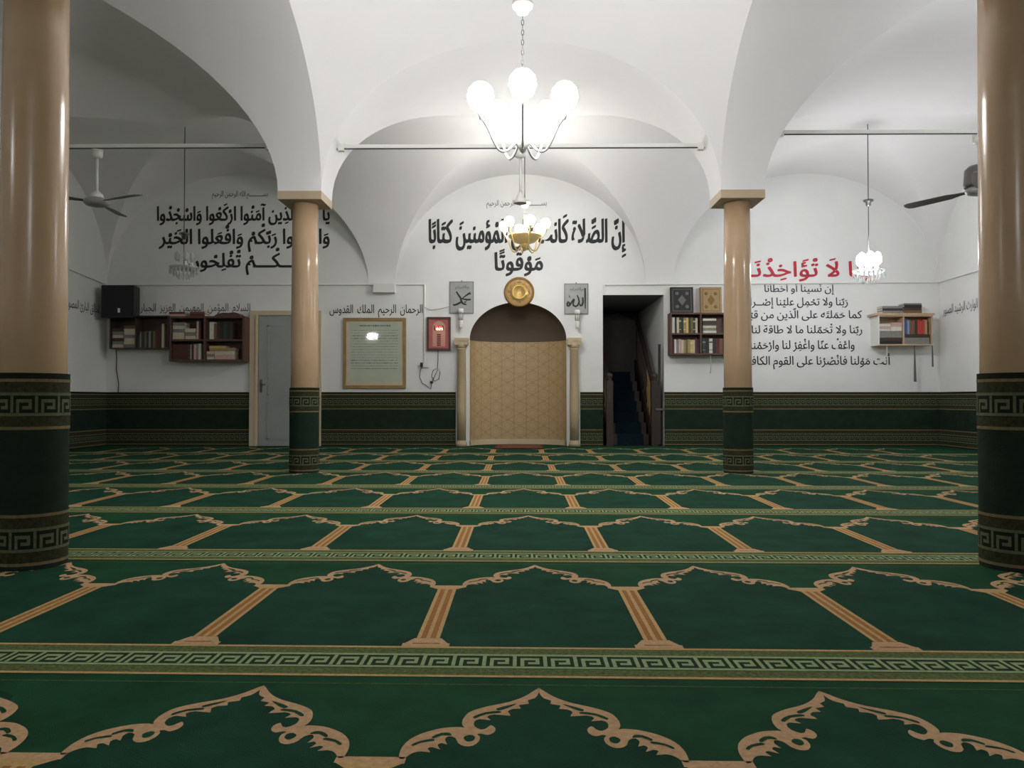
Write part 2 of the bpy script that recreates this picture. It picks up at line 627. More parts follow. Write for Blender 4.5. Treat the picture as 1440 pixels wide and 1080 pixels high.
ROWS = [(-0.53, 0.045), (0.83, 0.045), (2.259, 0.062), (3.685, 0.047), (5.114, 0.025), (6.488, 0.015), (7.80, -0.006), (9.10, -0.03), (10.35, -0.045)]
XO, SX = 0.0, 1.0


def shear(x, y, z):
    return (max(-6.385, min(6.385, x * SX + XO)), y - 0.016 * x, z)


mb = MB()
# traced leaf scroll of one half arch: (pixel x, pixel y) on the floor, taken in the nearest row
leaf_px = [(1312, 100), (1270, 125), (1235, 142), (1180, 160), (1110, 174), (1050, 189), (1008, 206), (984, 234), (981, 256), (990, 268),
           (972, 266), (935, 267), (895, 271), (850, 281), (800, 296), (752, 320), (722, 348), (708, 374), (704, 402),
           (728, 400), (745, 388), (768, 376), (800, 370), (840, 374), (828, 358), (850, 352), (884, 362), (872, 344), (890, 334),
           (914, 340), (905, 320), (920, 306), (950, 312), (962, 334), (990, 347), (1026, 344), (1052, 326), (1056, 306),
           (1044, 296), (1064, 293), (1090, 299), (1118, 288), (1124, 270), (1104, 257), (1086, 270), (1062, 276), (1034, 262),
           (1034, 242), (1058, 232), (1104, 236), (1088, 222), (1122, 212), (1190, 217), (1178, 200), (1200, 188), (1236, 186),
           (1226, 172), (1270, 166), (1264, 152), (1296, 142), (1312, 120)]
veins_px = [[(760, 342), (800, 326), (850, 318), (858, 326), (800, 334), (768, 348)],
            [(850, 308), (890, 292), (925, 292), (934, 304), (895, 302), (856, 316)],
            [(985, 312), (1010, 300), (1034, 306), (1030, 322), (1002, 328)],
            [(1030, 222), (1080, 204), (1140, 198), (1148, 206), (1084, 212), (1038, 230)],
            [(1130, 188), (1180, 174), (1220, 166), (1180, 184), (1140, 196)]]


def floor_uv(cx, cy):
    px, py = 300 + cx / 2.88, 930 + cy / 2.88
    d = ray(px, py)
    t = -CAMZ / d.z
    return d.x * t, d.y * t


ax_, ay_ = floor_uv(1312, 100)
yline = Y0ROW - PITCH_ROW
leaf = [(floor_uv(*p)[0] - ax_, floor_uv(*p)[1] - ay_) for p in leaf_px]
veins = [[(floor_uv(*p)[0] - ax_, floor_uv(*p)[1] - ay_) for p in vv] for vv in veins_px]


def smooth_loop(pts, n=2):
    out = []
    N_ = len(pts)
    for i in range(N_):
        p0, p1, p2, p3 = (pts[(i + q - 1) % N_] for q in range(4))
        for k_ in range(n):
            t = k_ / n
            out.append(tuple(0.5 * (2 * p1[c] + (p2[c] - p0[c]) * t + (2 * p0[c] - 5 * p1[c] + 4 * p2[c] - p3[c]) * t * t + (3 * p1[c] - p0[c] - 3 * p2[c] + p3[c]) * t ** 3)
                             for c in (0, 1)))
    return out


xs = min(p[0] for p in leaf)
ysn = min(p[1] for p in leaf)
KX = -(PW / 2 - 0.052) / xs                 # scale so the leaf lands on the capital
APY, CAPY = 1.112, 0.726                    # apex and capital heights above the row line
KY = -(APY - CAPY) / ysn
leaf = [(p[0] * KX, p[1] * KY + APY) for p in leaf]
veins = [smooth_loop([(p[0] * KX, p[1] * KY + APY) for p in vv]) for vv in veins]
leaf = smooth_loop(leaf)

L1, L2, L3 = 0.0008, 0.0014, 0.0020
yb0 = -1.2
mb.face([shear(-XW - 0.15, yb0, 0), shear(XW + 0.15, yb0, 0), shear(XW + 0.15, YW + 0.2, 0), shear(-XW - 0.15, YW + 0.2, 0)], 'carpet_green')
mb.v[0:4] = [(-XW, yb0, 0), (XW, yb0, 0), (XW, YW, 0), (-XW, YW, 0)]
# floor of the niche
mb.face([(NX - NA * math.cos(PI * i / 16), YW + ND * math.sin(PI * i / 16), 0) for i in range(17)], 'carpet_green')
for yl, XO in ROWS:
    SX = {0.83: 1.033, 2.259: 1.018, 3.685: 1.03, 5.114: 1.012}.get(yl, 1.0)
    bh = 0.245
    x0 = -XW - 0.15
    xn = math.floor((x0) / PW)

    def put(u0, u1, v0, v1, m, lev):
        z = (L1, L2, L3)[lev]
        y0_, y1_ = yl - bh + v0, yl - bh + v1
        a, b = max(-6.3, x0 + u0), min(6.3, x0 + u1)
        if a >= b: return
        mb.face([shear(a, y0_, z), shear(b, y0_, z), shear(b, y1_, z), shear(a, y1_, z)], m)
    if yl < 12:
        border(put, 2 * XW + 0.3, bh, 'carpet_green', 'carpet_light', 'carpet_dark', 'carpet_olive', 'carpet_tan', 0.014)
    # pale seam under the border
    mb.face([shear(-6.3, yl - bh - 0.052, L1), shear(6.3, yl - bh - 0.052, L1), shear(6.3, yl - bh - 0.048, L1), shear(-6.3, yl - bh - 0.048, L1)], 'carpet_olive')
    for c in range(-10, 11):
        cx = c * PW
        ymax = YW - 0.02 - yl + 0.016 * cx - 0.006

        def P(p, z, s=1):
            return shear(cx + s * p[0], yl + min(p[1], ymax), z)
        if ymax < 0.15 or abs(cx) > 6.0:
            continue
        # field under the arch is a shade bluer
        fld = [(-PW / 2 + 0.03, 0.0), (PW / 2 - 0.03, 0.0), (PW / 2 - 0.03, CAPY - 0.02), (PW / 2 - 0.16, CAPY + 0.11), (0.1, APY - 0.08), (0, APY - 0.02),
               (-0.1, APY - 0.08), (-PW / 2 + 0.16, CAPY + 0.11), (-PW / 2 + 0.03, CAPY - 0.02)]
        mb.poly([(p[0], min(p[1], ymax)) for p in fld], lambda p: shear(cx + p[0], yl + p[1], L1), 'carpet_field')
        if ymax > APY:
            for s in (1, -1):
                mb.poly(leaf, lambda p: P(p, L2, s), 'carpet_leaf')
                for vv in veins:
                    mb.poly(vv, lambda p: P(p, L3, s), 'carpet_green')
        # little column between two arches
        bx = -PW / 2

        def R(xa, xb, ya, yb, m, z):
            if ya >= ymax: return
            mb.face([P((bx + xa, ya), z), P((bx + xb, ya), z), P((bx + xb, yb), z), P((bx + xa, yb), z)], m)
        R(-0.068, 0.068, 0, 0.028, 'carpet_leaf', L2)
        mb.face([P((bx - 0.062, 0.028), L2), P((bx + 0.062, 0.028), L2), P((bx + 0.040, 0.075), L2), P((bx - 0.040, 0.075), L2)], 'carpet_leaf')
        R(-0.034, 0.034, 0.075, 0.675, 'carpet_brown', L2)
        R(-0.034, -0.022, 0.075, 0.675, 'carpet_tan', L3)
        R(0.022, 0.034, 0.075, 0.675, 'carpet_tan', L3)
        R(-0.006, 0.006, 0.075, 0.675, 'carpet_tan', L3)
        R(-0.040, 0.040, 0.022, 0.03, 'carpet_brown', L3)
        mb.face([P((bx - 0.034, 0.675), L2), P((bx + 0.034, 0.675), L2), P((bx + 0.064, 0.705), L2), P((bx - 0.064, 0.705), L2)], 'carpet_tan')
        R(-0.068, 0.068, 0.705, 0.733, 'carpet_leaf', L2)
o = mb.build('prayer_carpet')
for p in o.data.polygons:
    if p.normal.z < 0:
        p.flip()
tag(o, 'green prayer carpet with rows of tan arches covering the whole hall floor', 'carpet')

# small rug in front of the niche
mb = MB()
mb.box(wx(697), wx(763), 11.12, 12.02, 0.003, 0.016, 'rug_edge')
mb.box(wx(700), wx(760), 11.16, 11.98, 0.016, 0.018, 'rug_brown')
tag(mb.build('prayer_rug', loc=(NX, 11.57, 0.003)), 'small reddish brown rug lying at the foot of the prayer niche', 'rug')

# ------------------------------------------------------------------ columns
CR = 0.128


def column(x, y, label, stain=False):
    root = empty('column', (x, y, 0))
    mb = MB()
    mb.lathe([(CR + 0.006, 0.0), (CR + 0.004, 1.2), (CR, 2.0), (CR - 0.004, 2.65)], 'column_paint', 48)
    mb.build('shaft', root)
    if stain:      # scuffed brown mark just above the carpet
        mb = MB()
        r_ = CR + 0.0035
        for i in range(4):
            a0, a1 = math.radians(222 + i * 5), math.radians(227 + i * 5)
            zl, zh = 0.862 + 0.003 * (i % 2), 0.884 - 0.002 * i
            mb.face([(r_ * math.cos(a0), r_ * math.sin(a0), zl), (r_ * math.cos(a1), r_ * math.sin(a1), zl), (r_ * math.cos(a1), r_ * math.sin(a1), zh), (r_ * math.cos(a0), r_ * math.sin(a0), zh)], 'carpet_brown')
        mb.build('brown_mark', root)
    mb = MB()
    a = 0.212
    mb.box(-a, a, -a, a, 2.645, 2.725, 'capital_paint')
    mb.build('abacus', root)
    mb = MB()
    rr = CR + 0.014
    h = DH + 0.005
    SEG = 64
    L = 2 * PI * rr

    def put(u0, u1, v0, v1, m, lev, off=0.0):
        r_ = rr + 0.0012 * lev
        n = max(1, int(math.ceil((u1 - u0) / L * SEG - 1e-6)))
        for i in range(n):
            a0 = (u0 + (u1 - u0) * i / n) / L * 2 * PI - PI / 2
            a1 = (u0 + (u1 - u0) * (i + 1) / n) / L * 2 * PI - PI / 2
            mb.face([(r_ * math.cos(a0), r_ * math.sin(a0), v0 + off), (r_ * math.cos(a1), r_ * math.sin(a1), v0 + off),
                     (r_ * math.cos(a1), r_ * math.sin(a1), v1 + off), (r_ * math.cos(a0), r_ * math.sin(a0), v1 + off)], m, True)
    put(0, L, 0, h, 'dado_green', 0)
    put(0, L, h - 0.025, h, 'dado_dark', 1)
    for off in (0.02, h - 0.215 - 0.025):
        border(lambda a_, b_, c_, d_, m, l, off=off: put(a_, b_, c_, d_, m, l + 1, off), L, 0.215, 'dado_green', 'dado_light', 'dado_dark',
               'dado_olive', 'dado_tan', 0.013, unit=0.089)
    # rim on top
    for i in range(SEG):
        a0, a1 = 2 * PI * i / SEG, 2 * PI * (i + 1) / SEG
        mb.face([(CR * math.cos(a0), CR * math.sin(a0), h), (CR * math.cos(a1), CR * math.sin(a1), h),
                 ((rr + .001) * math.cos(a1), (rr + .001) * math.sin(a1), h), ((rr + .001) * math.cos(a0), (rr + .001) * math.sin(a0), h)], 'dado_dark')
    mb.build('carpet_wrap', root)
    tag(root, label, 'column', 'beige columns wrapped in green carpet')
    return root


column(-XC, YN, 'large beige round column in the left foreground, cut off by the left picture edge', True)
column(XC, YN, 'large beige round column in the right foreground, cut off by the right picture edge')
column(-XC, YM, 'slim-looking beige round column farther back, standing in front of the grey blue door')
column(XC, YM, 'slim-looking beige round column farther back, standing in front of the right bookcase')

# ------------------------------------------------------------------ Arabic lettering
FORMS = {}
for ch, code, typ in (('ا', 0xFE8D, 'R'), ('آ', 0xFE81, 'R'), ('أ', 0xFE83, 'R'), ('إ', 0xFE87, 'R'), ('ؤ', 0xFE85, 'R'), ('ئ', 0xFE89, 'D'),
                      ('ب', 0xFE8F, 'D'), ('ة', 0xFE93, 'R'), ('ت', 0xFE95, 'D'), ('ث', 0xFE99, 'D'), ('ج', 0xFE9D, 'D'), ('ح', 0xFEA1, 'D'),
                      ('خ', 0xFEA5, 'D'), ('د', 0xFEA9, 'R'), ('ذ', 0xFEAB, 'R'), ('ر', 0xFEAD, 'R'), ('ز', 0xFEAF, 'R'), ('س', 0xFEB1, 'D'),
                      ('ش', 0xFEB5, 'D'), ('ص', 0xFEB9, 'D'), ('ض', 0xFEBD, 'D'), ('ط', 0xFEC1, 'D'), ('ظ', 0xFEC5, 'D'), ('ع', 0xFEC9, 'D'),
                      ('غ', 0xFECD, 'D'), ('ف', 0xFED1, 'D'), ('ق', 0xFED5, 'D'), ('ك', 0xFED9, 'D'), ('ل', 0xFEDD, 'D'), ('م', 0xFEE1, 'D'),
                      ('ن', 0xFEE5, 'D'), ('ه', 0xFEE9, 'D'), ('و', 0xFEED, 'R'), ('ى', 0xFEEF, 'R'), ('ي', 0xFEF1, 'D'), ('ء', 0xFE80, 'U')):
    FORMS[ch] = (code, typ)
LAMALEF = {'آ': 0xFEF5, 'أ': 0xFEF7, 'إ': 0xFEF9, 'ا': 0xFEFB}
MARKS = set('\u064b\u064c\u064d\u064e\u064f\u0650\u0651\u0652')
TAT = '\u0640'


def shape(s):
    """list of (glyph, [marks]) in reading order with joined letter forms."""
    items = []
    for ch in s:
        if ch in MARKS:
            if items: items[-1][1].append(ch)
        else:
            items.append([ch, []])
    # lam-alef
    j = 0
    while j < len(items) - 1:
        if items[j][0] == 'ل' and items[j + 1][0] in LAMALEF:
            items[j] = [('LA', items[j + 1][0]), items[j][1] + items[j + 1][1]]
            del items[j + 1]
        j += 1

    def typ(c):
        if isinstance(c, tuple): return 'R'
        if c == TAT: return 'D'
        return FORMS[c][1] if c in FORMS else None
    out = []
    for j, (c, mk) in enumerate(items):
        t = typ(c)
        prev = j > 0 and typ(items[j - 1][0]) == 'D' and t in ('D', 'R')
        nxt = t == 'D' and j < len(items) - 1 and typ(items[j + 1][0]) in ('D', 'R')
        if t is None or c == TAT:
            out.append((c, mk)); continue
        if isinstance(c, tuple):
            out.append((chr(LAMALEF[c[1]] + (1 if prev else 0)), mk)); continue
        code = FORMS[c][0]
        off = (3 if prev and nxt else 2 if nxt else 1 if prev else 0) if t == 'D' else (1 if prev else 0)
        out.append((chr(code + off), mk))
    return out


GL = {}


def raw_text(body, bold):
    cu = bpy.data.curves.new('t', 'FONT')
    cu.body = body
    cu.resolution_u = 3
    cu.offset = bold
    ob = bpy.data.objects.new('t', cu)
    COL.objects.link(ob)
    bpy.context.view_layer.update()
    dg = bpy.context.evaluated_depsgraph_get()
    ev = ob.evaluated_get(dg)
    me = ev.to_mesh()
    vs = [(v.co.x, v.co.y) for v in me.vertices]
    fs = [tuple(p.vertices) for p in me.polygons]
    ev.to_mesh_clear()
    bpy.data.objects.remove(ob)
    bpy.data.curves.remove(cu)
    return vs, fs


BAR = max(p[0] for p in raw_text('|', 0)[0])


def glyph(ch, bold):
    if (ch, bold) not in GL:
        vs, fs = raw_text(ch, bold)
        adv = max(p[0] for p in raw_text(ch + '|', 0)[0]) - BAR
        GL[(ch, bold)] = (vs, fs, adv)
    return GL[(ch, bold)]


def layout(s, bold):
    """visual left-to-right placement: list of (verts, faces)."""
    out = []
    x = 0
    for ch, mk in reversed(shape(s)):
        if ch == ' ':
            x += 0.24
            out.append(None)
            continue
        vs, fs, adv = glyph(ch, bold)
        out.append(([(a + x, b) for a, b in vs], fs))
        lo, hi = min(p[1] for p in vs), max(p[1] for p in vs)
        xm = (min(p[0] for p in vs) + max(p[0] for p in vs)) / 2
        top = max(hi, 0.30)
        for q in mk:
            v2, f2, _ = glyph(q, 0.0)
            if not v2: continue
            a0, a1 = min(p[0] for p in v2), max(p[0] for p in v2)
            b0, b1 = min(p[1] for p in v2), max(p[1] for p in v2)
            sc = 0.9
            if q in '\u0650\u064d':
                dy = min(lo, -0.02) - 0.05 - b1 * sc
            else:
                dy = top + 0.04 - b0 * sc
                top += 0.05 + (b1 - b0) * sc
            out.append(([(x + xm + (p[0] - (a0 + a1) / 2) * sc, p[1] * sc + dy) for p in v2], f2))
        x += adv
    return out


def put_text(mb, s, fn, x0, x1, base, alif, m, bold=0.012, thick=0.0):
    """fit the line between x0 and x1 (m), baseline height base, alif height alif; fn maps (x,z) to the wall."""
    L0 = layout(s, 0.0)
    L = [q for q in L0 if q]
    nib = [(0, 0)] if bold < 0.007 else [(-bold, -bold * 0.9), (0, 0), (bold, bold * 0.9), (bold * 0.7, -bold * 0.3), (-bold * 0.7, bold * 0.3)]
    lo = min(p[0] for vs, _ in L for p in vs)
    hi = max(p[0] for vs, _ in L for p in vs)
    kx = (x1 - x0) / (hi - lo)
    ky = alif / 0.714
    words = []
    cur = mb
    n_ = -1
    for item in L0:
        if item is None:
            if mb is None and (cur is None or cur.v): cur = None
            continue
        if cur is None:
            cur = MB(); words.append(cur)
        vs, fs = item
        n_ += 1
        k = cur.mi(m)
        for q_, (ox, oy) in enumerate(nib):
            i = len(cur.v)
            cur.v += [tuple(fn(x0 + (p[0] - lo) * kx + ox * ky, base + (p[1] + oy) * ky, 0.00008 * (n_ % 7) + 0.00001 * q_)) for p in vs]
            for f in fs:
                cur.f.append(tuple(i + a for a in f)); cur.m.append(k); cur.sm.append(False)
    return words


def wall_fn(d=0.003):
    return lambda x, z, e=0.0: (x, YW - d - e, z)


def inscription(label, lines, m='ink_black', cat='wall inscription', fn=None, pxmap=True):
    """lines: (text, px left, px right, py baseline, px alif height, bold)."""
    c = Vector((wx((lines[0][1] + lines[0][2]) / 2), YW - 0.003, wz(lines[0][3])))
    root = empty('inscription', c)
    for (s, xa, xb, yb_, al, bo) in lines:
        for mb in put_text(None, s, wall_fn(), wx(xa), wx(xb), wz(yb_), al / (FPX / YW), m, bo):
            q = mb.build('word', root, loc=c)
            q.location = (0, 0, 0)
    return tag(root, label, cat)


inscription('large black two-line Arabic inscription painted above the prayer niche',
            [('إِنّ الصَّلاة كَانت على المُؤمنينَ كتَابًا', 603, 880, 341, 33, 0.021),
             ('مَوْقُوتًا', 696, 763, 380, 25, 0.026)])
inscription('small thin Arabic line painted at the top of the arch over the prayer niche',
            [('بســــــــــم الله الرحمن الرحيم', 684, 769, 289, 8, 0.004)])
inscription('large black three-line Arabic inscription painted on the dim wall behind the left far column',
            [('يا أيها الّذِين آمَنُوا ارْكَعُوا وَاسْجُدُوا', 219, 462, 309, 20, 0.024),
             ('وَاعبُدُوا رَبّكُمْ وَافْعَلوا الخَيْر', 222, 462, 342, 21, 0.024),
             ('لعَلّــكُـــمْ تُفْلِحُون', 262, 436, 375, 20, 0.024)])
inscription('small thin Arabic line painted above the three-line inscription on the dim left wall part',
            [('بســــــــــم الله الرحمن الرحيم', 296, 375, 275, 8, 0.004)])
inscription('red Arabic line painted behind the lit right lamp',
            [('رَبّنَا لَا تُؤَاخِذْنَــا', 1034, 1238, 389.5, 21, 0.022)], m='ink_red')
inscription('six-line black Arabic inscription painted between the right far column and the small wall shelf',
            [('إن نَسينا أو أخطأنا', 1076, 1174, 411, 10, 0.012),
             ('رَبّنا ولا تحْمِل عليْنا إصْــرا', 1056, 1193, 430, 11, 0.012),
             ('كما حَمَلتَه على الّذين من قبْلنا', 1042, 1213, 448, 11, 0.012),
             ('ربّنا ولا تُحَمّلنا ما لا طاقة لنا به', 1042, 1213, 469, 11, 0.012),
             ('واعْفُ عنّا واغْفِرْ لنا وارْحَمْنا', 1056, 1202, 491, 12, 0.012),
             ('أنت مَوْلنا فانْصُرْنا على القوم الكافرين', 1036, 1252, 513, 12, 0.012)])
inscription('thin black row of four Arabic words painted above the framed document',
            [('الرحمان  الرحيم  الملك  القدوس', 463, 594, 440, 12, 0.008)])
inscription('thin black row of Arabic words painted just above the two left bookshelves',
            [('السلام  المؤمن  المهيمن  العزيز  الجبار', 196, 351, 437, 11, 0.006)])


def side_inscription(label, s, x, pa, pb, base, alif):
    y0, y1 = onside(pa, 430, x).y, onside(pb, 430, x).y
    sgn = 1 if x < 0 else -1
    c = Vector((x + sgn * 0.003, (y0 + y1) / 2, base))
    root = empty('inscription', c)
    # read from the room, the left end is the near end on the left wall and the far end on the right wall
    for mb in put_text(None, s, lambda u, z, e=0.0: (x + sgn * (0.003 + e), (YW + u) if x < 0 else (YW - u), z),
                       (y0 - YW) if x < 0 else (YW - y0), (y1 - YW) if x < 0 else (YW - y1), base, alif, 'ink_black', 0.006):
        q = mb.build('word', root, loc=c)
        q.location = (0, 0, 0)
    return tag(root, label, 'wall inscription')


side_inscription('thin black Arabic words painted on the left side wall beside the loudspeaker', 'الخالق البارئ المصور الغفار', -XW, 78, 140, 2.02, 0.13)
side_inscription('thin black Arabic words painted on the right side wall beyond the small wall shelf', 'الباقي الوارث الرشيد الصبور', XW, 1326, 1392, 2.0, 0.13)

# ------------------------------------------------------------------ left door
root = empty('door_1', ((LDX0 + LDX1) / 2, YW, 0))
struct(root)
zt = wz(437)
c = Vector(((LDX0 + LDX1) / 2, YW, 0))


def child(mb, name, root, c, sharp=None):
    o = mb.build(name, root, sharp=sharp, loc=c)
    o.location = (0, 0, 0)
    return o


mb = MB()
fw = 0.125
mb.box(LDX0, LDX0 + fw, YW - 0.05, YW + 0.0, 0, zt, 'door_frame')
mb.box(LDX1 - fw, LDX1, YW - 0.05, YW + 0.0, 0, zt, 'door_frame')
mb.box(LDX0 + fw, LDX1 - fw, YW - 0.05, YW + 0.0, zt - 0.07, zt, 'door_frame')
mb.box(LDX0 + fw - 0.03, LDX0 + fw, YW - 0.062, YW - 0.05, 0, zt - 0.04, 'cream_base')
child(mb, 'door_frame', root, c)
mb = MB()
x0, x1 = LDX0 + fw + 0.012, LDX1 - fw - 0.006
mb.box(x0, x1, YW - 0.028, YW - 0.001, 0.005, zt - 0.078, 'door_blue')
wleaf = x1 - x0
for z0, z1 in ((1.02, zt - 0.22), (0.78, 0.93), (0.10, 0.66)):
    # raised rails round a sunk panel
    a, b = x0 + 0.13, x1 - 0.13
    mb.box(a, b, YW - 0.034, YW - 0.028, z0, z0 + 0.022, 'door_blue')
    mb.box(a, b, YW - 0.034, YW - 0.028, z1 - 0.022, z1, 'door_blue')
    mb.box(a, a + 0.022, YW - 0.034, YW - 0.028, z0, z1, 'door_blue')
    mb.box(b - 0.022, b, YW - 0.034, YW - 0.028, z0, z1, 'door_blue')
    mb.box(a + 0.05, b - 0.05, YW - 0.032, YW - 0.028, z0 + 0.045, z1 - 0.045, 'door_blue')
child(mb, 'door_leaf', root, c)
mb = MB()
mb.box(x0 + 0.02, x0 + 0.055, YW - 0.036, YW - 0.028, 0.82, 1.02, 'dark_steel')
mb.tube([(x0 + 0.037, YW - 0.03, 0.94), (x0 + 0.037, YW - 0.075, 0.94), (x0 + 0.12, YW - 0.075, 0.94)], 0.009, 'steel', 8)
child(mb, 'door_handle', root, c)

# ------------------------------------------------------------------ pulpit stair in the right recess
cx = (DX0 + DX1) / 2
c = Vector((cx, YW + 0.1, 0))
root = empty('minbar', c)
nst = 7
for k in range(nst):
    mb = MB()
    y = YW + 0.25 + 0.24 * k
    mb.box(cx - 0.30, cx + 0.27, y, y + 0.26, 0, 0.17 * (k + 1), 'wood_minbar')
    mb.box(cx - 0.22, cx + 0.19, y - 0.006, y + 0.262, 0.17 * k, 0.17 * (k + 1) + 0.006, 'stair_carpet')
    child(mb, 'step', root, c)
for s in (-1, 1):
    xx = cx - 0.36 if s < 0 else cx + 0.33
    mb = MB()
    # sloping stringer board
    pr = [(YW + 0.1, 0), (YW + 2.0, 0), (YW + 2.0, 1.42), (YW + 1.9, 1.42), (YW + 0.1, 0.16)]
    mb.prism(pr, lambda p: (xx - 0.025, p[0], p[1]), lambda p: (xx + 0.025, p[0], p[1]), 'wood_minbar')
    child(mb, 'stringer', root, c)
    mb = MB()
    pr = [(YW + 0.1, 0.86), (YW + 1.9, 2.12), (YW + 1.9, 2.19), (YW + 0.1, 0.93)]
    mb.prism(pr, lambda p: (xx - 0.03, p[0], p[1]), lambda p: (xx + 0.03, p[0], p[1]), 'wood_minbar')
    child(mb, 'handrail', root, c)
    for k in range(11):
        y = YW + 0.22 + k * 0.155
        zb = 0.16 + (y - YW - 0.1) * 0.7
        mb = MB()
        mb.lathe([(0.012, 0), (0.018, 0.06), (0.010, 0.12), (0.020, 0.3), (0.010, 0.48), (0.018, 0.58), (0.012, 0.72)], 'frame_oak' if k < 4 else 'wood_minbar', 10, (xx, y, zb))
        child(mb, 'baluster', root, c)
    mb = MB()
    mb.box(xx - 0.05, xx + 0.05, YW + 0.02, YW + 0.12, 0, 1.0, 'wood_minbar')
    mb.lathe([(0.05, 1.0), (0.03, 1.02), (0.055, 1.06), (0.05, 1.1), (0.0, 1.13)], 'wood_minbar', 12, (xx, YW + 0.07, 0))
    child(mb, 'newel_post', root, c)
mb = MB()
mb.box(cx - 0.36, cx + 0.34, YW + 2.0, YW + 2.06, 0, 2.1, 'wood_minbar')
pr = [(-0.36, 2.1), (0.34, 2.1), (0.2, 2.16), (-0.01, 2.27), (-0.22, 2.16)]
mb.prism(pr, lambda p: (cx + p[0], YW + 2.0, p[1]), lambda p: (cx + p[0], YW + 2.06, p[1]), 'wood_minbar')
child(mb, 'back_panel', root, c)
mb = MB()
mb.box(DX1 - 0.085, DX1 - 0.045, YW + 0.03, YW + 0.55, 0.02, 0.92, 'wood_minbar')
mb.box(DX1 - 0.075, DX1 - 0.045, YW + 0.03, YW + 0.09, 0.92, 1.56, 'wood_minbar')
child(mb, 'side_gate', root, c)
mb = MB()
mb.box(DX1 - 0.13, DX1 - 0.01, YW + 0.005, YW + 0.03, 0.545, 0.575, 'steel')
q = child(mb, 'latch', root, c); q['label'] = 'pale metal latch'
tag(root, 'dark wooden pulpit stair with balustrades inside the dark doorway right of the niche', 'pulpit')

# ------------------------------------------------------------------ bookcases and books
BOOKCOL = {}


def bookmat(name, rgb):
    if name not in MAT:
        mat(name, srgb(*rgb), 0.55, noise=0.12, nscale=30)
    return name


PAL = {'cream': (196, 186, 164), 'dark brown': (62, 46, 38), 'dark green': (46, 62, 48), 'black': (38, 36, 36), 'maroon': (92, 36, 36),
       'tan': (158, 134, 92), 'grey': (128, 126, 118), 'olive': (98, 98, 58), 'white': (206, 204, 192), 'blue': (58, 82, 128),
       'red': (168, 58, 48), 'brown': (112, 82, 58), 'pale blue': (128, 146, 168), 'yellow': (196, 176, 92), 'pink': (196, 164, 154)}
for n_, rgb in PAL.items():
    bookmat('book_' + n_.replace(' ', '_'), rgb)


def book(x, z, y, wdt, h, dep, colr, label, group, flat=False, lean=0.0, band=None):
    """x,z = lower left front corner on the shelf; upright or lying flat (spine to the room)."""
    m = 'book_' + colr.replace(' ', '_')
    mb = MB()
    if flat:   # wdt = length along the shelf, h = thickness
        mb.box(0, wdt, 0, dep, 0, 0.12 * h, m); mb.box(0, wdt, 0, dep, 0.88 * h, h, m)
        mb.box(0, wdt, 0.0, 0.006, 0.1 * h, 0.9 * h, m)
        mb.box(0.004, wdt - 0.004, 0.004, dep - 0.003, 0.12 * h, 0.88 * h, 'page_white')
    else:
        mb.box(0, 0.1 * wdt, 0, dep, 0, h, m); mb.box(0.9 * wdt, wdt, 0, dep, 0, h, m)
        mb.box(0.08 * wdt, 0.92 * wdt, -0.002, 0.006, 0, h, m)
        mb.box(0.1 * wdt, 0.9 * wdt, 0.004, dep - 0.003, 0.004, h - 0.004, 'page_white')
        if band:
            mb.box(0.0, wdt, -0.0035, -0.0015, 0.7 * h, 0.8 * h, band)
            mb.box(0.0, wdt, -0.0035, -0.0015, 0.2 * h, 0.24 * h, band)
    o = mb.build('book')
    o.location = (x, y, z)
    o.rotation_euler = (0, lean, 0)
    return tag(o, label, 'book', group)


ORD = ['first', 'second', 'third', 'fourth', 'fifth', 'sixth', 'seventh', 'eighth', 'ninth', 'tenth', 'eleventh', 'twelfth', 'thirteenth', 'fourteenth',
       'fifteenth', 'sixteenth']


def stack(x, z, y, wdt, dep, hs, cols, where, group):
    zz = z
    n = len(hs)
    for i, (h, cl) in enumerate(zip(hs, cols)):
        jx = random.uniform(-0.003, 0.003)
        pos = 'bottom' if i == 0 else 'top' if i == n - 1 else ORD[i] + ' from bottom'
        book(x + jx, zz + 0.0004, y + random.uniform(0, 0.012), wdt, h, dep, cl,
             '%s flat book, %s, in %s' % (cl, pos, where), group, flat=True)
        zz += h + 0.0008


def rowof(x, z, y, dep, items, where, group):
    """items: (width, height, colour)"""
    for i, it in enumerate(items):
        wd, h, cl = it[:3]
        book(x + 0.0004, z + 0.0004, y + random.uniform(0, 0.012), wd, h, dep, cl,
             '%s book standing %s from left in %s' % (cl, ORD[i], where), group, band=it[3] if len(it) > 3 else None)
        x += wd + 0.0012


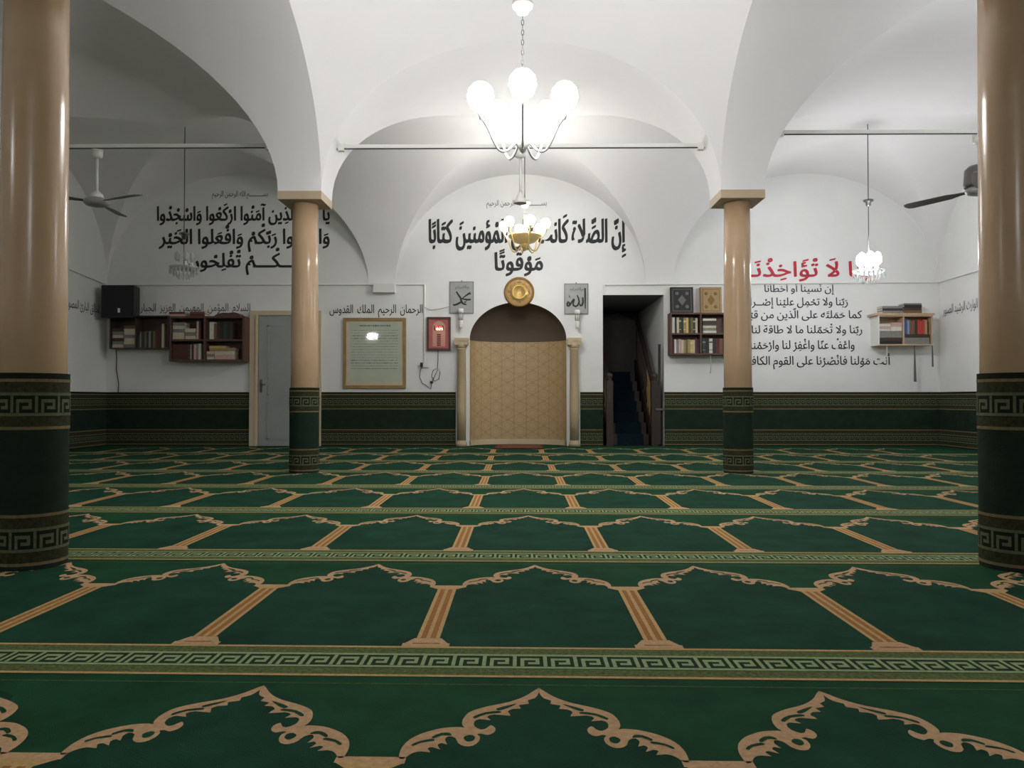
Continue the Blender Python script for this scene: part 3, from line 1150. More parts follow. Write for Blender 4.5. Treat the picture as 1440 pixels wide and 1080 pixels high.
def case(px0, px1, py0, py1, depth, m, name, label, dividers=(), shelves=(), t=0.02, side=None, top=None, yw=YW):
    yf = yw - depth
    X0, X1 = wx(px0, yf), wx(px1, yf)
    Z1, Z0 = wz(py0, yf), wz(py1, yf)
    c = Vector(((X0 + X1) / 2, yw, Z0))
    root = empty(name, c)

    def b(n, x0, x1, y0, y1, z0, z1, mm=m):
        mb = MB(); mb.box(x0, x1, y0, y1, z0, z1, mm); return child(mb, n, root, c)
    b('side_panel', X0, X0 + t, yf, yw, Z0, Z1, side or m)
    b('side_panel', X1 - t, X1, yf, yw, Z0, Z1, m)
    b('top_panel', X0 + t, X1 - t, yf, yw, Z1 - t, Z1, m)
    b('bottom_panel', X0 + t, X1 - t, yf, yw, Z0, Z0 + t, m)
    b('back_panel', X0 + t, X1 - t, yw - 0.008, yw, Z0 + t, Z1 - t, m)
    for d in dividers:
        xd = X0 + (X1 - X0) * d
        b('divider', xd - t / 2, xd + t / 2, yf + 0.004, yw - 0.008, Z0 + t, Z1 - t, m)
    for (xa, xb, zz) in shelves:
        b('shelf_board', X0 + (X1 - X0) * xa + t * (1 if xa == 0 else 0.5), X0 + (X1 - X0) * xb - t * (1 if xb == 1 else 0.5),
          yf + 0.006, yw - 0.008, Z0 + (Z1 - Z0) * zz - t / 2, Z0 + (Z1 - Z0) * zz + t / 2, m)
    if top:
        b('top_board', X0 - 0.05, X1 + 0.02, yf - 0.02, yw, Z1, Z1 + 0.03, top)
    tag(root, label, 'bookshelf')
    return X0, X1, Z0, Z1, yf


# left shelf under the loudspeaker
X0, X1, Z0, Z1, yf = case(153, 236, 443, 490, 0.24, 'wood_dark', 'wall_shelf', 'low brown wall shelf of books under the black loudspeaker',
                          dividers=(0.44,), shelves=(), t=0.018)
W = X1 - X0
yb_ = yf + 0.03
g = 'books on the shelf under the loudspeaker'
wh = 'left stack under loudspeaker'
stack(X0 + 0.03, Z0 + 0.019, yb_, 0.165, 0.19, [0.048, 0.046, 0.05, 0.046, 0.05, 0.05], ['cream', 'grey', 'dark brown', 'cream', 'grey', 'dark brown'], wh, g)
stack(X0 + 0.205, Z0 + 0.019, yb_, 0.165, 0.19, [0.05, 0.045, 0.048, 0.05, 0.046, 0.042, 0.05], ['grey', 'cream', 'cream', 'grey', 'cream', 'cream', 'brown'],
      'right stack under loudspeaker', g)
rowof(X0 + W * 0.44 + 0.016, Z0 + 0.019, yb_, 0.18, [(0.03, 0.2, 'dark green'), (0.028, 0.24, 'grey'), (0.04, 0.23, 'dark brown'), (0.034, 0.25, 'olive'), (0.03, 0.23, 'black'),
      (0.036, 0.25, 'grey'), (0.03, 0.24, 'black'), (0.036, 0.25, 'olive'), (0.04, 0.27, 'maroon'), (0.05, 0.3, 'dark brown'), (0.034, 0.36, 'cream')],
      'shelf under loudspeaker', g)

# larger bookcase to its right
X0, X1, Z0, Z1, yf = case(237, 343, 444, 508, 0.26, 'wood_red', 'bookcase', 'reddish brown four-part wall bookcase left of the grey blue door',
                          dividers=(0.47,), shelves=((0, 0.47, 0.47), (0.47, 1, 0.47)), t=0.03)
W, H = X1 - X0, Z1 - Z0
yb_ = yf + 0.03
zu = Z0 + H * 0.47 + 0.016
zl = Z0 + 0.031
g = 'books in the bookcase left of the grey blue door'
wb = 'bookcase beside blue door'
stack(X0 + 0.04, zu, yb_, 0.175, 0.2, [0.05, 0.05, 0.052, 0.05, 0.05], ['cream', 'cream', 'grey', 'cream', 'grey'], 'upper left compartment left stack, ' + wb, g)
stack(X0 + 0.225, zu, yb_, 0.165, 0.2, [0.05, 0.055, 0.055], ['cream', 'grey', 'cream'], 'upper left compartment right stack, ' + wb, g)
rowof(X0 + 0.40, zu, yb_, 0.2, [(0.034, 0.27, 'cream'), (0.03, 0.27, 'maroon')], 'upper left of ' + wb, g)
stack(X0 + 0.04, zl, yb_, 0.24, 0.2, [0.06, 0.06, 0.055, 0.05], ['dark brown', 'maroon', 'dark brown', 'maroon'], 'lower left stack of ' + wb, g)
rowof(X0 + 0.30, zl, yb_, 0.2, [(0.03, 0.23, 'grey'), (0.03, 0.22, 'maroon'), (0.032, 0.23, 'pink'), (0.034, 0.24, 'grey'), (0.034, 0.24, 'white')], 'lower left of ' + wb, g)
xr = X0 + W * 0.47 + 0.02
rowof(xr, zu, yb_, 0.2, [(0.04, 0.25, 'dark brown'), (0.07, 0.26, 'white'), (0.04, 0.24, 'brown'), (0.045, 0.25, 'dark brown'), (0.05, 0.25, 'black'),
      (0.05, 0.26, 'dark green'), (0.05, 0.26, 'black'), (0.04, 0.26, 'dark brown')], 'upper right of ' + wb, g)
stack(xr + 0.005, zl, yb_, 0.11, 0.2, [0.04, 0.04, 0.042], ['cream', 'grey', 'pink'], 'lower right small stack of ' + wb, g)
stack(xr + 0.125, zl, yb_, 0.30, 0.2, [0.062, 0.062], ['pink', 'cream'], 'lower right wide stack of ' + wb, g)
stack(xr + 0.04, zl + 0.128, yb_, 0.24, 0.19, [0.042, 0.034], ['tan', 'yellow'], 'lower right upper pile of ' + wb, g)
stack(xr + 0.29, zl + 0.128, yb_, 0.14, 0.19, [0.05], ['tan'], 'lower right corner of ' + wb, g)
# things lying on top
stack(X0 - 0.02, Z1 + 0.002, yf + 0.03, 0.24, 0.2, [0.035, 0.03], ['pink', 'maroon'], 'left pile on top of ' + wb, g)
stack(X0 + 0.30, Z1 + 0.002, yf + 0.03, 0.22, 0.2, [0.04, 0.03], ['maroon', 'brown'], 'middle pile on top of ' + wb, g)
mb = MB()
prof = [(0, 0), (0.56, 0), (0.5, 0.045), (0.42, 0.06), (0.3, 0.05), (0.2, 0.055), (0.08, 0.04)]
mb.prism([(p[0] * 0.75, p[1]) for p in prof], lambda p: (p[0], 0, p[1]), lambda p: (p[0], 0.2, p[1]), 'wood_red')
o = mb.build('folded_cloth'); o.location = (X0 + 0.66, yf + 0.03, Z1 + 0.001)
tag(o, 'folded reddish cloth lying on the right end of the bookcase top', 'cloth')

# right bookcase, partly behind the far column
X0, X1, Z0, Z1, yf = case(943, 1034, 440, 499, 0.22, 'wood_red', 'bookcase', 'reddish brown wall bookcase half hidden by the right far column',
                          dividers=(0.475,), shelves=((0, 0.475, 0.5), (0.475, 1, 0.5)), t=0.024)
W, H = X1 - X0, Z1 - Z0
yb_ = yf + 0.025
zu, zl = Z0 + H * 0.5 + 0.013, Z0 + 0.025
g = 'books in the bookcase behind the right far column'
wb = 'bookcase behind column'
gb = 'book_yellow'
rowof(X0 + 0.03, zu, yb_, 0.17, [(0.04, 0.235, 'white'), (0.03, 0.24, 'black'), (0.034, 0.235, 'cream'), (0.03, 0.24, 'dark green', gb), (0.034, 0.235, 'black'), (0.036, 0.23, 'tan', 'book_white'),
      (0.036, 0.23, 'yellow'), (0.034, 0.235, 'dark brown'), (0.034, 0.23, 'olive'), (0.034, 0.23, 'dark green', gb), (0.034, 0.225, 'cream')],
      'upper left of ' + wb, g)
rowof(X0 + 0.03, zl, yb_, 0.17, [(0.034, 0.2, 'maroon'), (0.03, 0.21, 'white'), (0.036, 0.2, 'grey'), (0.034, 0.21, 'pink'), (0.034, 0.2, 'cream'), (0.034, 0.2, 'tan'), (0.03, 0.2, 'olive'),
      (0.036, 0.21, 'tan'), (0.034, 0.2, 'yellow', 'book_white'), (0.03, 0.2, 'cream'), (0.034, 0.22, 'maroon'), (0.032, 0.21, 'black')], 'lower left of ' + wb, g)
xr = X0 + W * 0.475 + 0.016
stack(xr + 0.02, zu, yb_, 0.2, 0.17, [0.034, 0.04, 0.036, 0.034, 0.036, 0.034], ['white', 'grey', 'cream', 'dark green', 'dark brown', 'white'], 'upper right stack of ' + wb, g)
rowof(xr + 0.01, zl, yb_, 0.17, [(0.05, 0.22, 'dark green', 'book_grey'), (0.05, 0.22, 'black'), (0.05, 0.22, 'white', 'book_dark_green'), (0.05, 0.22, 'black'), (0.05, 0.22, 'maroon'), (0.05, 0.22, 'brown')],
      'lower right of ' + wb, g)
# two big volumes leaning on the wall above it
for (pa, pb, ptop, m1, m2, lab) in ((944, 976, 404, 'book_black', 'plaque_edge', 'dark grey ornamented volume leaning on the wall above the right bookcase'),
                                    (986, 1016, 404, 'book_tan', 'gold_dark', 'gold ornamented volume leaning on the wall above the right bookcase')):
    mb = MB()
    y = YW - 0.1
    a, b = wx(pa, y), wx(pb, y)
    h = wz(ptop, y) - Z1
    wd = b - a
    mb.box(0, wd, 0, 0.01, 0, h, m1); mb.box(0, wd, 0.045, 0.055, 0, h, m1); mb.box(0, 0.008, 0, 0.055, 0, h, m1)
    mb.box(0.008, wd - 0.008, 0.01, 0.045, 0.006, h - 0.006, 'page_white')
    e = 0.03
    for (p, q, r_, s_) in ((e, wd - e, e, e + .008), (e, wd - e, h - e - .008, h - e), (e, e + .008, e, h - e), (wd - e - .008, wd - e, e, h - e)):
        mb.box(p, q, -0.003, 0, r_, s_, m2)
    for fx in (0.28, 0.72):
        for fz in (0.25, 0.75):
            mb.lathe([(0.03, -0.003), (0.022, 0.0), (0.0, 0.002)], m2, 10, (0, 0, 0))
            n_ = 10 * 3
            for i in range(len(mb.v) - n_, len(mb.v)):
                vx, vy, vz = mb.v[i]
                mb.v[i] = (fx * wd + vx, -0.002 - vz, fz * h + vy)
    pts = [(wd * 0.5, h * 0.3), (wd * 0.68, h * 0.5), (wd * 0.5, h * 0.7), (wd * 0.32, h * 0.5)]
    mb.prism(pts, lambda p: (p[0], 0, p[1]), lambda p: (p[0], -0.003, p[1]), m2)
    o = mb.build('book')
    o.location = (a, y, Z1 + 0.0055)
    o.rotation_euler = (-0.08, 0, 0)
    tag(o, lab, 'book', 'large volumes on the right bookcase')
mb = MB()
mb.tube([(wx(995), YW - 0.19, Z0), (wx(996), YW - 0.19, Z0 - 0.13), (wx(995), YW - 0.188, Z0 - 0.28)], [0.006, 0.006, 0.009], 'tassel_white', 8)
tag(mb.build('cord', loc=(wx(995), YW - 0.19, Z0)), 'pale cord hanging below the right bookcase left of the far column', 'cord')

# small shelf on the far right
X0, X1, Z0, Z1, yf = case(1236, 1313, 444, 486, 0.26, 'wood_pale', 'wall_shelf', 'small pale wall shelf of books at the far right of the back wall',
                          t=0.018, side='white_plastic', top='wood_pale', dividers=(0.47,))
W, H = X1 - X0, Z1 - Z0
yb_ = yf + 0.02
g = 'books in the small shelf on the far right'
wb = 'small right shelf'
stack(X0 + 0.022, Z0 + 0.019, yb_, 0.345, 0.18, [0.045, 0.05, 0.05, 0.05], ['black', 'dark brown', 'grey', 'grey'], 'left wide pile of ' + wb, g)
stack(X0 + 0.022, Z0 + 0.2185, yb_, 0.17, 0.18, [0.034, 0.034, 0.034], ['white', 'pink', 'white'], 'left white pile of ' + wb, g)
stack(X0 + 0.20, Z0 + 0.2185, yb_, 0.165, 0.18, [0.03, 0.03, 0.03, 0.03], ['white', 'white', 'pink', 'pink'], 'right white pile of ' + wb, g)
xr = X0 + W * 0.47 + 0.014
stack(xr + 0.005, Z0 + 0.019, yb_, 0.37, 0.18, [0.05, 0.045, 0.05], ['grey', 'grey', 'dark brown'], 'right wide pile of ' + wb, g)
rowof(xr + 0.006, Z0 + 0.168, yb_, 0.17, [(0.04, 0.22, 'blue'), (0.034, 0.21, 'pale blue'), (0.04, 0.2, 'brown'), (0.04, 0.21, 'brown'), (0.036, 0.21, 'dark brown'),
      (0.034, 0.22, 'red'), (0.034, 0.2, 'red'), (0.036, 0.22, 'red'), (0.036, 0.21, 'tan')], 'upright row of ' + wb, g)
ztop = Z1 + 0.03
stack(X0 + 0.08, ztop + 0.001, yb_, 0.30, 0.18, [0.04, 0.035, 0.035], ['grey', 'black', 'grey'], 'left pile on top of ' + wb, g)
stack(X0 + 0.40, ztop + 0.001, yb_, 0.26, 0.18, [0.045, 0.045, 0.04, 0.02], ['brown', 'dark brown', 'black', 'grey'], 'right pile on top of ' + wb, g)
for (px, pend, m1, r0, r1, lab) in ((1288, 537, 'tassel_grey', 0.006, 0.02, 'dark tapering strap hanging below the middle of the small far right shelf'),
                                    (1313, 516, 'tassel_grey', 0.006, 0.013, 'dark strap hanging below the right end of the small far right shelf'),
                                    (1249, 512, 'tassel_white', 0.007, 0.007, 'pale strap hanging below the left end of the small far right shelf')):
    mb = MB()
    y = YW - 0.22
    x = wx(px - 1, y)
    z1_ = wz(pend, y)
    mb.prism([(-r0, 0), (r0, 0), (r1 + 0.004, z1_ - Z0), (-r1 + 0.004, z1_ - Z0)], lambda p: (x + p[0], y, Z0 + p[1]), lambda p: (x + p[0], y + 0.008, Z0 + p[1]), m1)
    tag(mb.build('strap', loc=(x, y, Z0)), lab, 'strap', 'straps below the far right shelf')

# ------------------------------------------------------------------ loudspeaker in the left corner
y = YW - 0.38
xa, xb = wx(141, y), wx(187, y)
zb, zt2 = wz(446, y), wz(400, y)
c = Vector(((xa + xb) / 2, YW - 0.2, zb))
root = empty('loudspeaker', c)
mb = MB()
hw = (xb - xa) / 2
cxs = (xa + xb) / 2
pr = [(cxs - hw, y), (cxs + hw, y), (cxs + hw * 0.75, YW - 0.08), (cxs - hw * 0.75, YW - 0.08)]
mb.prism(pr, lambda p: (p[0], p[1], zb), lambda p: (p[0], p[1], zt2), 'black_plastic')
child(mb, 'cabinet', root, c)
mb = MB()
mb.box(cxs - hw + 0.02, cxs + hw - 0.02, y - 0.012, y, zb + 0.02, zt2 - 0.02, 'black_cloth')
child(mb, 'grille', root, c)
mb = MB()
mb.box(cxs + 0.01, cxs + 0.045, y - 0.016, y - 0.012, zb + 0.075, zb + 0.14, 'white_plastic')
q = child(mb, 'badge', root, c); q['label'] = 'small white badge'
mb = MB()
mb.box(cxs - 0.05, cxs + 0.05, YW - 0.08, YW, zb + 0.15, zb + 0.3, 'dark_steel')
child(mb, 'bracket', root, c)
tag(root, 'black loudspeaker mounted high in the left back corner', 'loudspeaker')

mb = MB()
mb.tube([onwall(163, 489, YW - 0.012), onwall(164, 505, YW - 0.012), onwall(163.5, 520, YW - 0.012), onwall(167, 540, YW - 0.012), onwall(166, 552, YW - 0.012)], 0.006, 'cable_black', 6)
tag(mb.build('cable', loc=onwall(163, 489, YW - 0.012)), 'black cable running down the wall from the shelf under the loudspeaker', 'cable')

# ------------------------------------------------------------------ framed document
xa, xb, za, zb = wx(483), wx(571), wz(546), wz(447)
c = Vector(((xa + xb) / 2, YW, (za + zb) / 2))
root = empty('framed_document', c)
t = 0.045
mb = MB()
yf = YW - 0.035
for (p, q, r_, s_) in ((xa, xb, zb - t, zb), (xa, xb, za, za + t), (xa, xa + t, za + t, zb - t), (xb - t, xb, za + t, zb - t)):
    mb.box(p, q, yf, YW, r_, s_, 'frame_oak')
child(mb, 'frame', root, c)
mb = MB()
mb.box(xa + t, xb - t, YW - 0.018, YW - 0.001, za + t, zb - t, 'paper_cream')
mb.box(xa + t + 0.05, xb - t - 0.05, YW - 0.019, YW - 0.018, za + t + 0.05, zb - t - 0.03, 'paper_green')
child(mb, 'sheet', root, c)
mb = MB()
rnd = random.Random(3)
yt = YW - 0.0196
zz = zb - t - 0.075


def dashes(x0, x1, z, h, dens):
    x = x0
    while x < x1 - 0.01:
        wd = min(rnd.uniform(0.006, 0.035), x1 - x)
        hh = h * rnd.uniform(0.4, 1.0)
        mb.face([(x, yt, z - hh / 2), (x + wd, yt, z - hh / 2), (x + wd, yt, z + hh / 2), (x, yt, z + hh / 2)], 'print_grey')
        x += wd + rnd.uniform(0.003, 0.012) * dens


cxd = c.x
dashes(cxd - 0.24, cxd + 0.24, zz, 0.030, 1.0)
zz -= 0.07
for i in range(15):
    bold = 0.014 if i in (2, 3, 11, 12, 14) else 0.007
    dashes(xa + t + 0.075, xb - t - 0.075, zz, bold, 1.2)
    zz -= 0.042
child(mb, 'print_lines', root, c)
mb = MB()
mb.box(xa + t, xb - t, YW - 0.030, YW - 0.027, za + t, zb - t, 'frame_glass')
child(mb, 'glass', root, c)
tag(root, 'large pale printed document in an oak frame left of the red clock', 'framed document')

# ------------------------------------------------------------------ red prayer clock
xa, xb, za, zb = wx(600.5), wx(634), wz(493), wz(446)
c = Vector(((xa + xb) / 2, YW, (za + zb) / 2))
root = empty('wall_clock', c)
t = 0.032
mb = MB()
for (p, q, r_, s_) in ((xa, xb, zb - t, zb), (xa, xb, za, za + t), (xa, xa + t, za + t, zb - t), (xb - t, xb, za + t, zb - t)):
    mb.box(p, q, YW - 0.05, YW, r_, s_, 'clock_frame')
child(mb, 'frame', root, c)
mb = MB()
mb.box(xa + t, xb - t, YW - 0.03, YW - 0.001, za + t, zb - t, 'clock_pink')
ac = [(c.x - 0.095, za + t + 0.03), (c.x + 0.095, za + t + 0.03)] + [(c.x + 0.095 * math.cos(PI * i / 16), c.z + 0.1 + 0.095 * math.sin(PI * i / 16)) for i in range(17)]
mb.prism(ac, lambda p: (p[0], YW - 0.03, p[1]), lambda p: (p[0], YW - 0.032, p[1]), 'clock_arch')
child(mb, 'face', root, c)
mb = MB()
mb.box(c.x - 0.072, c.x + 0.072, YW - 0.036, YW - 0.032, c.z + 0.05, c.z + 0.125, 'clock_dark')
for i in range(6):
    mb.box(c.x - 0.03, c.x + 0.03, YW - 0.036, YW - 0.032, c.z - 0.005 - i * 0.032 - 0.02, c.z - 0.005 - i * 0.032, 'clock_dark')
child(mb, 'display_window', root, c)
mb = MB()


def seg7(x, z, w_, h_, on, m, y):
    tk = w_ * 0.26
    R_ = {'a': (x, x + w_, z + h_ - tk, z + h_), 'd': (x, x + w_, z, z + tk), 'g': (x, x + w_, z + h_ / 2 - tk / 2, z + h_ / 2 + tk / 2),
          'f': (x, x + tk, z + h_ / 2, z + h_), 'b': (x + w_ - tk, x + w_, z + h_ / 2, z + h_), 'e': (x, x + tk, z, z + h_ / 2), 'c': (x + w_ - tk, x + w_, z, z + h_ / 2)}
    for s in on:
        p, q, r_, s_ = R_[s]
        mb.face([(p, y, r_), (q, y, r_), (q, y, s_), (p, y, s_)], m)


for i, on in enumerate(('bc', 'abcdef', 'abged', 'afgcd')):
    seg7(c.x - 0.062 + i * 0.032 + (0.004 if i > 1 else 0), c.z + 0.055, 0.022, 0.036, on, 'led_white', YW - 0.0368)
q = child(mb, 'time_digits', root, c); q['label'] = 'glowing white digits'
mb = MB()
for i, on in enumerate(('abged', 'abcdef', 'bc', 'abged', 'fgbc')):
    seg7(c.x - 0.055 + i * 0.023, c.z + 0.10, 0.014, 0.018, on, 'led_red', YW - 0.0368)
for r_ in range(6):
    for i, on in enumerate(('abged', 'fgbc', 'abc')):
        seg7(c.x - 0.02 + i * 0.015, c.z - 0.0225 - r_ * 0.032, 0.009, 0.014, on, 'ink_red', YW - 0.0368)
child(mb, 'small_digits', root, c)
tag(root, 'red electronic prayer clock in a dark frame left of the niche', 'clock')
# its cable, socket and conduit
yc = YW - 0.008
mb = MB()
pts = [(616, 493), (616, 508), (615, 518), (609, 521), (607, 529), (611, 536), (617, 533), (619, 524), (616, 519), (612, 527), (607, 538)]
pts2 = [(607, 538), (606, 547), (601, 543), (594, 539), (590, 530), (591, 521), (594, 514)]
mb.tube([onwall(p[0], p[1], yc - 0.0004 * i) for i, p in enumerate(pts + pts2)], 0.0048, 'cable_black', 6)
mb.box(wx(605), wx(609), yc - 0.02, yc + 0.006, wz(539), wz(536), 'black_plastic')
tag(mb.build('cable', loc=onwall(616, 493, yc)), 'looped black power cable hanging below the red clock', 'cable')
root = empty('socket', onwall(600, 513))
c = onwall(600, 513)
mb = MB(); mb.box(wx(594), wx(603), YW - 0.03, YW, wz(516.5), wz(509.5), 'white_plastic'); child(mb, 'plate', root, c)
mb = MB(); mb.box(wx(591.5), wx(595), YW - 0.06, YW - 0.03, wz(516), wz(510), 'black_plastic'); q = child(mb, 'plug', root, c); q['label'] = 'black plug'
tag(root, 'white wall socket with a black plug below the end of the vertical conduit', 'socket')


def ribbon(mb, pts, w, y, m):
    """flat brush stroke in the wall plane through (x, z) points; w one width or one per point."""
    n = len(pts)
    ws = w if isinstance(w, list) else [w * (0.55 + 0.45 * math.sin(PI * (i + 0.6) / (n + 0.2))) for i in range(n)]
    L_, R_ = [], []
    for i, p in enumerate(pts):
        a, b = pts[max(0, i - 1)], pts[min(n - 1, i + 1)]
        d = Vector((b[0] - a[0], b[1] - a[1])).normalized()
        nx_, nz_ = -d.y * ws[i] / 2, d.x * ws[i] / 2
        L_.append((p[0] + nx_, y, p[1] + nz_)); R_.append((p[0] - nx_, y, p[1] - nz_))
    for i in range(n - 1):
        mb.face([L_[i], L_[i + 1], R_[i + 1], R_[i]], m)


def conduit(name, pts, label, r=0.014, m='white_plastic', cat='conduit'):
    mb = MB()
    for a, b in zip(pts[:-1], pts[1:]):
        mb.tube([a, b], r, m, 8, False)
    return tag(mb.build(name, loc=pts[0]), label, cat)


yc = YW - 0.015
zc = wz(400)
conduit('conduit', [onside(80, 371, -XW + 0.015), Vector((-XW + 0.015, YW - 0.015, zc)), Vector((wx(526), yc, zc))],
        'white cable conduit running along the left back wall above the bookshelves')
conduit('conduit', [Vector((wx(557), yc, zc)), Vector((wx(597), yc, zc)), Vector((wx(597), yc, wz(509)))],
        'white cable conduit going down the wall to the socket left of the red clock')
conduit('conduit', [Vector((wx(850), yc, wz(413))), Vector((wx(850), yc, wz(401))), Vector((XW - 0.015, yc, wz(398))), onside(1384, 378, XW - 0.015)],
        'white cable conduit running along the right back wall above the dark doorway')
mb = MB()
mb.tube([onwall(597, 432, yc - 0.012), onwall(606, 436, yc - 0.004), onwall(620, 434, yc), onwall(632, 431, yc)], 0.004, 'cable_grey', 6)
tag(mb.build('cable', loc=onwall(600, 432, yc)), 'thin pale cable sagging from the conduit to the left plaque', 'cable')

# ------------------------------------------------------------------ two silver plaques, two bulbs, gold medallion
for (pa, pb, pt, pbm, txt, lab, blb) in ((632, 666, 396, 441, 'محمد', 'grey silver calligraphy plaque left of the gold medallion', (648, 434, 462)),
                                         (793.5, 827.5, 399, 442, 'الله', 'grey silver calligraphy plaque right of the gold medallion', (812, 436, 462))):
    xa, xb, za, zb = wx(pa), wx(pb), wz(pbm), wz(pt)
    c = Vector(((xa + xb) / 2, YW, za))
    root = empty('plaque', c)
    mb = MB()
    mb.box(xa, xb, YW - 0.018, YW, za, zb, 'plaque_edge')
    mb.box(xa + 0.012, xb - 0.012, YW - 0.020, YW - 0.018, za + 0.012, zb - 0.012, 'plaque_silver')
    child(mb, 'plate', root, c)
    mb = MB()
    f_ = lambda x, z, e=0.0: (x, YW - 0.0212 - e, z)
    if txt == 'الله':
        K = lambda q: [(wx(780 + px_ / 13.5), wz(390 + py_ / 13.5)) for px_, py_ in q]
        strokes = [([(578, 210), (580, 400), (582, 605)], [0.02, 0.02, 0.01]),
                   ([(533, 385), (540, 470), (522, 535), (492, 545), (474, 505)], 0.022),
                   ([(428, 345), (452, 400), (468, 470), (440, 535), (396, 558), (360, 540), (350, 500), (368, 450), (376, 420)], 0.02),
                   ([(372, 410), (340, 450), (304, 510), (268, 552), (242, 545), (238, 505), (256, 470), (282, 480), (272, 520)], 0.02),
                   ([(276, 350), (292, 400)], [0.010, 0.006])]
    else:
        K = lambda q: [(wx(620 + px_ / 14.4), wz(390 + py_ / 14.4)) for px_, py_ in q]
        strokes = [([(310, 292), (350, 350), (398, 420), (412, 480), (436, 525), (476, 545), (516, 556)], 0.022),
                   ([(600, 322), (560, 336), (500, 376), (440, 425), (412, 440)], [0.03, 0.022, 0.016, 0.012, 0.008]),
                   ([(606, 452), (540, 455), (470, 446), (424, 440)], [0.018, 0.02, 0.018, 0.01]),
                   ([(242, 556), (280, 562), (330, 545), (400, 510), (420, 500)], 0.022),
                   ([(470, 500), (490, 512), (520, 470)], [0.014, 0.014, 0.006])]
    for q_, ww in strokes:
        ribbon(mb, K(q_), [v * 1.35 for v in ww] if isinstance(ww, list) else ww * 1.45, YW - 0.0215, 'ink_black')
    child(mb, 'lettering', root, c)
    mb = MB()
    put_text(mb, 'بسم الله الرحمن الرحيم', f_, xa + 0.09, xb - 0.07, zb - 0.105, 0.045, 'plaque_edge', 0.02)
    child(mb, 'small_lettering', root, c)
    mb = MB()
    mb.lathe([(0.006, 0), (0.01, 0.012), (0.004, 0.02)], 'steel', 10, ((xa + xb) / 2, YW - 0.008, zb))
    child(mb, 'hook', root, c)
    tag(root, lab, 'plaque', 'calligraphy plaques')
    # bulb below it
    px, p0, p1 = blb
    x, z0, z1 = wx(px, YW - 0.1), wz(p1, YW - 0.1), wz(p0, YW - 0.1)
    c = Vector((x, YW - 0.1, z0))
    root = empty('wall_lamp', c)
    mb = MB()
    hh = z1 - z0
    mb.tube([(x, YW - 0.02, z1 - 0.02), (x, YW - 0.1, z1 - 0.02)], 0.026, 'white_plastic', 14)
    mb.lathe([(0.036, hh * 0.78), (0.044, hh * 0.84), (0.040, hh)], 'white_plastic', 16, (x, YW - 0.1, z0))
    child(mb, 'socket', root, c)
    mb = MB()
    mb.lathe([(0.030, hh * 0.40), (0.036, hh * 0.46), (0.036, hh * 0.7), (0.022, hh * 0.78)], 'grey_plastic', 16, (x, YW - 0.1, z0))
    for dx in (-0.014, 0.014):
        mb.tube([(x + dx, YW - 0.135, z0 + hh * 0.44), (x + dx, YW - 0.135, z0 + hh * 0.7)], 0.008, 'glass_shade', 8)
    child(mb, 'bulb', root, c)
    mb = MB()
    mb.lathe([(0.014, 0.0), (0.030, 0.012), (0.034, hh * 0.18), (0.034, hh * 0.38), (0.03, hh * 0.42)], 'white_plastic', 16, (x, YW - 0.1, z0))
    child(mb, 'lamp_tip', root, c)
    tag(root, 'unlit white bulb lamp hanging below the %s plaque' % ('left' if px < 700 else 'right'), 'lamp', 'bulb lamps under the plaques')

c = Vector((wx(730), YW, wz(411)))
root = empty('medallion', c)
R0 = 0.232


def ring(prof, m, name, seg=48):
    mb = MB()
    mb.lathe(prof, m, seg)
    mb.v = [(c.x + a, YW - 0.002 - z, c.z + b) for a, b, z in mb.v]
    return child(mb, name, root, c)


ring([(R0, 0), (R0, 0.02), (R0 - 0.012, 0.034), (R0 - 0.03, 0.034), (R0 - 0.036, 0.024)], 'gold_dark', 'rim')
ring([(R0 - 0.034, 0.0), (R0 - 0.034, 0.022), (0.11, 0.026), (0.105, 0.034), (0.095, 0.034), (0.09, 0.026), (0, 0.028)], 'gold', 'plate')
mb = MB()
f_ = lambda x, z, e=0.0: (x, YW - 0.034 - e, z)
for i in range(24):       # engraved band of short strokes round the rim
    a = 2 * PI * i / 24
    if i % 2:
        mb.lathe([(0.010, 0), (0.006, 0.006), (0, 0.007)], 'gold_pale', 8, (0.155 * math.cos(a), 0.155 * math.sin(a), 0.024))
    else:
        mb.box(-0.012, 0.012, -0.022, 0.022, 0.024, 0.029, 'gold_dark' if i % 6 else 'clock_frame', Matrix.Translation((0.155 * math.cos(a), 0.155 * math.sin(a), 0)) @ Matrix.Rotation(a + 0.5, 4, 'Z'))
mb.v = [(c.x + a, YW - 0.002 - z, c.z + b) for a, b, z in mb.v]
child(mb, 'relief', root, c)
mb = MB()
put_text(mb, 'الله', f_, c.x - 0.045, c.x + 0.045, c.z - 0.035, 0.09, 'gold_dark', 0.03)
child(mb, 'lettering', root, c)
tag(root, 'round gold medallion at the top of the prayer niche arch', 'medallion')

# ------------------------------------------------------------------ tie rods across the arches
RT = 0.944


def tie(xa, xb, z, label):
    c = Vector(((xa + xb) / 2, YM, z))
    root = empty('tie_rod', c)
    mb = MB(); mb.tube([(xa - 0.06, YM - 0.01, z), (xb + 0.06, YM - 0.01, z)], 0.0065, 'dark_steel', 10); child(mb, 'rod', root, c)
    mb = MB(); mb.box(xa - 0.02, xb + 0.02, YM - 0.016, YM + 0.016, z + 0.006, z + 0.042, 'white_plastic'); child(mb, 'cable_duct', root, c)
    for x in (xa + 0.04, xb - 0.04):
        mb = MB(); mb.box(x - 0.03, x + 0.03, YM - 0.025, YM + 0.025, z - 0.02, z + 0.05, 'white_plastic'); child(mb, 'clip', root, c)
    tag(root, label, 'tie rod', 'tie rods under the far arches')


